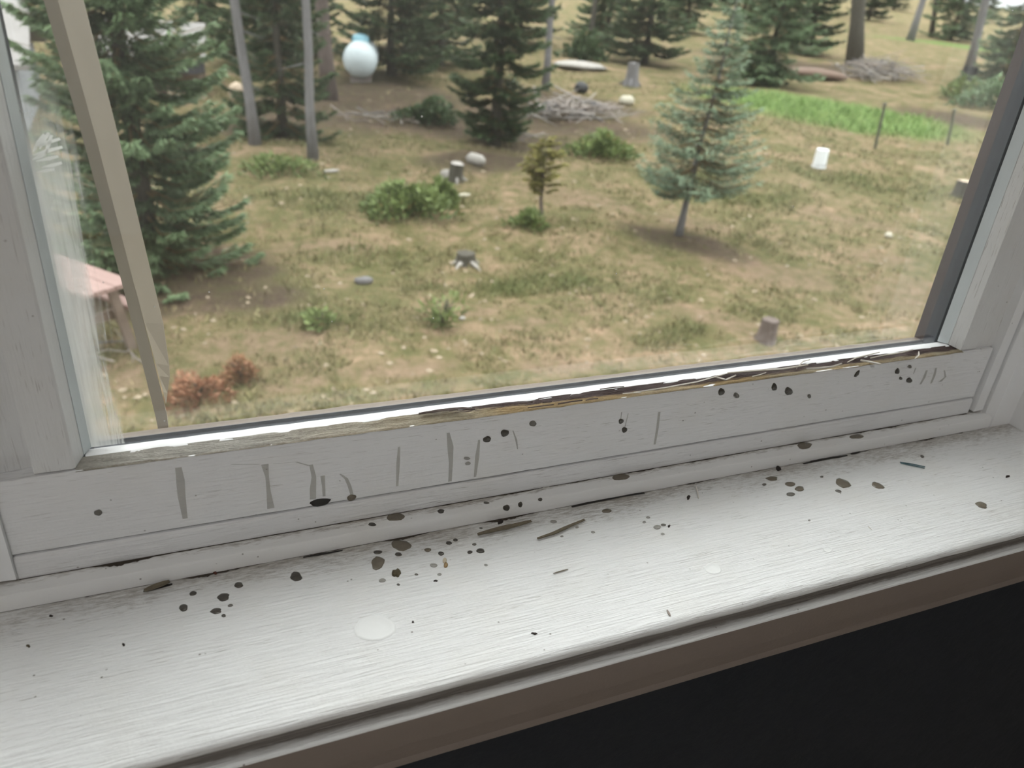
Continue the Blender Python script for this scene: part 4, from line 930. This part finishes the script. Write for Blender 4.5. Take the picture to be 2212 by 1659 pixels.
# grime that has crept out of the joints: irregular black-brown seams
def seam(x0, x1, y, z, wmax, thr, seed, matl, up=.0001):
    xs = np.arange(x0, x1, .0011); V, F = [], []; prev = False
    for x in xs:
        q = mnoise.fractal(Vector((x*22, seed, 0)), .8, 2.2, 5)+.55*mnoise.noise(Vector((x*4, seed*2.0, 1)))
        w = wmax*max(0.06, q-thr)*(1+.6*mnoise.noise(Vector((x*420, seed, 3))))
        V += [(x, y+.0006, z+up), (x, y-w, z+up)]
    n = len(xs); F = [(2*k, 2*k+1, 2*k+3, 2*k+2) for k in range(n-1)]
    o = py_mesh('grime_seam', V, F, matl, win); return o
M_GRIME = plain('joint_grime', (.055, .044, .033), .9, .5, 500)
seam(-.13, .73, -.0008, .0129, .0032, -.05, 3, M_GRIME); seam(-.16, .75, -.0141, .0001, .0040, .05, 8, M_GRIME, .0002)
# fuzzy dirt at the joint ends
M_HAY = plain('straw_debris', (.40, .33, .22), .9, .3, 80)
for pts in ([(2100, 886), (2112, 880), (2120, 886)], [(2108, 884), (2124, 878), (2130, 884)], [(2118, 876), (2127, 884)], [(2123, 870), (2130, 881)]):
    ribbon('debris_straw', pts, .0135, .0009, .0004, M_HAY, win, lift=(0, .0012, .0004))
# dark gaps of lost paint at the foot of the bead
for pts, w in (([(1235, 1095), (1290, 1082), (1340, 1072), (1392, 1065)], .0030), ([(1735, 1002), (1775, 993), (1830, 984)], .0026), ([(1838, 981), (1858, 976)], .0028), ([(655, 1204), (690, 1198), (740, 1189)], .0016), ([(310, 1278), (340, 1270), (372, 1262)], .0024)):
    ribbon('dark_gap', pts, .0004, w, .0003, M_BLACK, BEAD)

# ------------------------------------------------------------------ loose things on the sill
M_SPL = plain('weathered_splinter', (.17, .145, .10), .8, .45, 220, stretch=(1, 1, 1))
def thing_ribbon(name, label, cat, *a, **k): return tag(ribbon(name, *a, **k), label, cat)
thing_ribbon('wood_splinter', 'long dark flat splinter close to the bead on the white sill', 'splinter', [(1032, 1157), (1070, 1147), (1110, 1138), (1148, 1128)], .0008, .0042, .0007, M_SPL, curl=.25)
thing_ribbon('wood_splinter', 'thinner tapering splinter lying right of the long dark flat splinter', 'splinter', [(1161, 1165), (1195, 1154), (1230, 1138), (1263, 1124)], .0008, .0030, .0006, M_SPL, curl=.2)
thing_ribbon('wood_sliver', 'hair-thin brown sliver alone on the middle of the sill', 'splinter', [(1195, 1239), (1212, 1234), (1227, 1230)], .0005, .0008, .0004, M_SPL)
M_NEEDLE = plain('blue_green_needle', (.06, .13, .15), .5, .3, 90)
nd = empty('pine_needle', on_z(1970, 1005, 0)); tag(nd, 'blue-green needle pair lying at the right part of the sill', 'needle')
for pp in ([(1944, 999), (1970, 1003), (1998, 1009)], [(1945, 1001), (1970, 1006), (1997, 1012)]):
    o = ribbon('needle', pp, .0006, .0010, .0007, M_NEEDLE); o.parent = nd; o.matrix_parent_inverse = Matrix.Translation(-nd.location)
thing_ribbon('paint_curl', 'pale curled paint thread standing beside the bead right of the splinters', 'paint curl', [(1503, 1050), (1506, 1062), (1509, 1077)], .0005, .0012, .0004, M_FLAKE, lift=(.0035, .0016, .0002), curl=.2)
thing_ribbon('dark_chip', 'dark brown bark chip wedged under the bead at left', 'chip', [(312, 1278), (338, 1268), (366, 1258)], .0012, .0042, .0008, M_SPL, curl=.15)
thing_ribbon('grey_chip', 'small grey flat chip near the front edge of the sill', 'chip', [(1441, 1318), (1444, 1324), (1448, 1331)], .0004, .0016, .0004, M_STICK)
thing_ribbon('curled_fibre', 'tiny pale fibre on the clean right part of the sill', 'fibre', [(1875, 1136), (1879, 1141), (1883, 1144)], .0004, .0006, .0003, M_FLAKE)
hk = empty('insect_husk', on_z(963, 1217, 0)); tag(hk, 'amber insect husk on the sill among the grey drops', 'insect husk')
for nme, pc, w, h, mt in (('wing', (960.5, 1211), 9, 12, plain('amber_wing', (.55, .48, .36), .4, .2, 300)), ('husk_body', (963, 1221), 9, 12, plain('amber_husk', (.30, .19, .08), .4, .4, 400))):
    o = dome_patch(nme, pc, w, h, 'z', mt, None, height=.7, seed=3, level=.0); o.parent = hk; o.matrix_parent_inverse = Matrix.Translation(-hk.location)
def crumb(pc, w, h, label, matl, seed, height=.8, name='dirt_crumb', level=0.0):
    return tag(dome_patch(name, pc, w, h, 'z', matl, None, height=height, seed=seed, wob=.35, level=level), label, 'crumb', 'crumbs on the sill')
M_SOIL = plain('olive_soil', (.10, .085, .05), .95, .6, 700, bump=.001); M_DKC = plain('dark_crumb', (.035, .028, .024), .9, .4, 500)
crumb((856.5, 1239), 17, 18, 'olive lump of dirt left of the amber insect husk', M_SOIL, 2)
crumb((1081, 1128), 11, 9, 'black crumb at the bead just above the long dark flat splinter', M_DKC, 3)
crumb((1487, 1075), 8, 8, 'dark crumb left of the pale curled paint thread', M_DKC, 4)
crumb((464.7, 1238), 9, 6, 'reddish brown crumb at the bead, second from the left', plain('red_crumb', (.09, .03, .02), .8, .3, 300), 5)
crumb((1681, 1013), 11, 9, 'black crumb at the bead on the right half of the sill', M_DKC, 6)
crumb((1154, 1369), 12, 5, 'small dark insect-like crumb near the front edge of the sill', M_DKC, 7)
crumb((941, 1255), 8, 4, 'tiny oval black seed below the amber insect husk', M_DKC, 8)
crumb((2176, 1030), 8, 4, 'tiny dark seed at the far right end of the sill', M_DKC, 9)
crumb((1445, 1137), 6, 5, 'minute grey crumb right of the pair of grey drops', M_DKC, 10)
crumb((892, 1344), 6, 4, 'tiny dark crumb just right of the big paint blister', M_DKC, 11)
crumb((267, 1393), 7, 6, 'dark speck of grit alone on the left part of the sill', M_DKC, 12)
crumb((61, 1396), 8, 6, 'grey speck of grit at the far left of the sill', M_SOIL, 13)
crumb((110, 1331), 7, 5, 'dark speck of grit near the bead at the far left', M_DKC, 14)
DG = 'dirty water drops on the sill'
drops = [((396.4, 1313), 20, 15, 'd', 'leftmost dark water drop on the sill'), ((417, 1282), 16, 10, 'd', 'small dark drop with ragged edge above the leftmost drop'), ((482.6, 1290), 29, 16, 'd', 'largest oval dark drop of the left cluster'),
         ((466.7, 1320), 27, 12, 'd', 'slanted dark drop just below the largest oval of the left cluster'), ((497.7, 1308), 12, 6, 'm', 'small pale-centred drop right of the slanted drop in the left cluster'), ((483, 1330), 10, 7, 'd', 'tiny round drop lowest in the left cluster'),
         ((515.6, 1264), 20, 12, 'd', 'dark drop nearest the bead in the left cluster, with a wisp at its top'), ((639.5, 1245.5), 27, 20, 'd', 'big round dark drop alone between the left and middle clusters'),
         ((816, 1193), 20, 8, 'd', 'flat dark drop above the square brown blot'), ((866.6, 1178), 42, 24, 'b', 'largest brown blot touching the bead in the middle cluster'), ((816, 1216), 30, 28, 'b', 'square brown blot of the middle cluster'),
         ((860.5, 1197.5), 16, 8, 'd', 'small flat drop under the largest brown blot'), ((924, 1188), 16, 8, 'b', 'brown smudgy drop right of the largest brown blot'), ((952.7, 1195.8), 13, 9, 'd', 'black round drop directly above the amber insect husk'),
         ((1015, 1192.8), 12, 7, 'd', 'round dark drop, left one of the close pair right of the insect husk'), ((1037.8, 1190), 19, 10, 'd', 'pointed dark drop, right one of the close pair right of the insect husk'), ((969.6, 1173), 13, 8, 'd', 'dark drop, lower left of the two near the bead above the insect husk'),
         ((983.8, 1166.4), 11, 6, 'd', 'dark drop, upper right of the two near the bead above the insect husk'), ((1024.6, 1176), 9, 6, 'm', 'small grey drop above the close pair right of the insect husk'), ((936.8, 1221.5), 16, 9, 'l', 'pale grey drop left of the insect husk'),
         ((949.3, 1241), 9, 6, 'l', 'small pale drop right below the insect husk'), ((826, 1254), 15, 9, 'l', 'pale ring-like drop below the square brown blot'), ((860.5, 1263), 8, 5, 'd', 'small dark drop below the olive lump of dirt'),
         ((899.4, 1241), 8, 5, 'm', 'small grey drop right of the olive lump of dirt'), ((1049.6, 1220.8), 8, 5, 'l', 'small pale drop below the close pair right of the insect husk'), ((1039, 1140.8), 8, 4, 'm', 'tiny grey drop left of the long dark flat splinter tip'),
         ((1195.8, 1127), 14, 7, 'l', 'grey drop between the two splinters near the bead'), ((1246.4, 1139), 8, 5, 'l', 'tiny drop under the tip of the thinner splinter'), ((1213.7, 1158.7), 7, 4, 'l', 'tiny drop below the thinner splinter'), ((1281, 1149.6), 9, 5, 'l', 'tiny drop right of the thinner splinter'),
         ((1310.6, 1103.6), 21, 9, 'b', 'brownish drop under the black gap of the bead'), ((1400, 1117.8), 9, 5, 'l', 'uppermost tiny drop of the pale group right of the thinner splinter'), ((1391.6, 1128), 8, 5, 'l', 'second tiny drop of the pale group right of the thinner splinter'),
         ((1419.6, 1139), 17, 9, 'l', 'largest grey drop of the pale group right of the thinner splinter'), ((1433, 1134), 11, 6, 'm', 'drop touching the largest one of the pale group at its right'), ((1431.4, 1153.6), 9, 5, 'l', 'lowest tiny drop of the pale group right of the thinner splinter'),
         ((1667.5, 1033.6), 28, 9, 'b', 'flat brown blot nearest the bead in the right cluster'), ((1706.8, 1046), 22, 10, 'b', 'blurred brown blot in the middle of the right cluster'), ((1727, 1056), 21, 11, 'b', 'oval brown drop above the lowest one of the right cluster'),
         ((1708, 1068), 18, 9, 'm', 'lowest grey-brown drop of the right cluster'), ((1820.8, 1044), 32, 20, 'b', 'large triangular brown blot of the right cluster'), ((1896, 1049), 27, 13, 'b', 'long oval brown drop right of the triangular blot'),
         ((1811, 1061), 14, 6, 'm', 'small drop below the triangular blot'), ((1650.7, 1046.6), 10, 5, 'm', 'small drop at the left of the right cluster, just under the flat brown blot'), ((2120, 1091), 29, 12, 'b', 'single oval brown drop at the far right of the sill'),
         ((1992, 986), 9, 6, 'm', 'small grey drop above the blue-green needle pair'), ((1775, 1030), 8, 4, 'm', 'tiny drop left above the triangular blot'), ((1748, 1124), 6, 4, 'l', 'tiny pale drop on the clean area below the right cluster')]
for c, w, h, mt, lab in drops:
    an = .28 if c[0] > 1780 else (-.12 if c[0] < 700 else 0)
    tag(dome_patch('water_drop', c, w, h, 'z', M_DROP[mt], None, ang=an, height=.26 if w < 25 else .12, seed=(c[0]*1.3) % 7, wob=.10 if w < 25 else .18), lab, 'water drop', DG)
bead = [((804, 1132.7), 17, 8, 'd', 'small dark drop on the bead top left of the square grime patch'), ((952.4, 1104.3), 16, 9, 'd', 'dark oval drop on the middle of the bead top'), ((854.8, 1116.5), 38, 18, 'b', 'square grime patch on the bead top'),
        ((1341, 1030), 37, 15, 'b', 'brown grime patch on the bead top right of the middle'), ((1050.6, 1086), 12, 6, 'm', 'faint small drop on the bead top right of the dark oval drop'), ((1738, 962.5), 33, 14, 'b', 'brown grime patch on the bead top above the right cluster'), ((1850.6, 943), 30, 10, 'b', 'faint grime patch on the bead top farthest right')]
for c, w, h, mt, lab in bead: tag(dome_patch('water_drop', c, w, h, 'z', M_DROP[mt], None, height=.08, seed=c[0] % 6, wob=.15, level=.0130), lab, 'water drop', 'dirty drops on the stop bead')
for c, w, h, mt, lab in (((1094, 1097), 14, 14, 'd', 'round dark drop hanging on the front face of the bead'), ((1123.9, 1090), 9, 13, 'd', 'slanted dark drop on the front face of the bead right of the round one'), ((1167, 1079), 9, 8, 'd', 'small dark drop on the front face of the bead farthest right')):
    tag(dome_patch('water_drop', c, w, h, 'y', M_DROP[mt], None, height=.12, seed=2, level=-.0144), lab, 'water drop', 'dirty drops on the stop bead')

# ------------------------------------------------------------------ bent metal strip hanging outside the glass
YS = .068
L_ = [on_y(x, y, YS) for x, y in ((79, -60), (94, 0), (179, 300), (260.4, 600), (336, 900), (345, 945))]
F_ = [on_y(x, y, YS) for x, y in ((108, -60), (125, 0), (208, 300), (286, 600), (360, 895), (366, 945))]
R_ = [on_y(x, y, YS+.012) for x, y in ((163, -60), (179, 0), (256, 300), (328, 600), (352, 700), (365, 790), (366, 815), (361, 850), (358.5, 872))]
Rf = [on_y(x, y, YS) for x, y in ((108, -60), (125, 0), (208, 300), (286, 600), (312, 697), (336, 785), (343, 812), (353, 848), (357.5, 870))]
ms = empty('metal_strip', L_[5]); tag(ms, 'beige folded metal strip hanging outside the left part of the glass', 'metal strip')
def flange(name, a, b_, th):
    n = len(a); off = np.array([th*.5, th, 0]); o0 = np.array(L_[5])
    V = [p-o0 for p in a]+[p-o0 for p in b_]+[p+off-o0 for p in a]+[p+off-o0 for p in b_]
    F = []
    for i in range(n-1): F += [(i, i+1, n+i+1, n+i), (2*n+i, 2*n+i+1, 3*n+i+1, 3*n+i), (i, i+1, 2*n+i+1, 2*n+i), (n+i, n+i+1, 3*n+i+1, 3*n+i)]
    F += [(0, n, 3*n, 2*n), (n-1, 2*n-1, 4*n-1, 3*n-1)]
    return py_mesh(name, V, F, M_METAL, ms)
flange('flange', L_, F_, .0006); flange('cut_flange', Rf, R_, .0006)
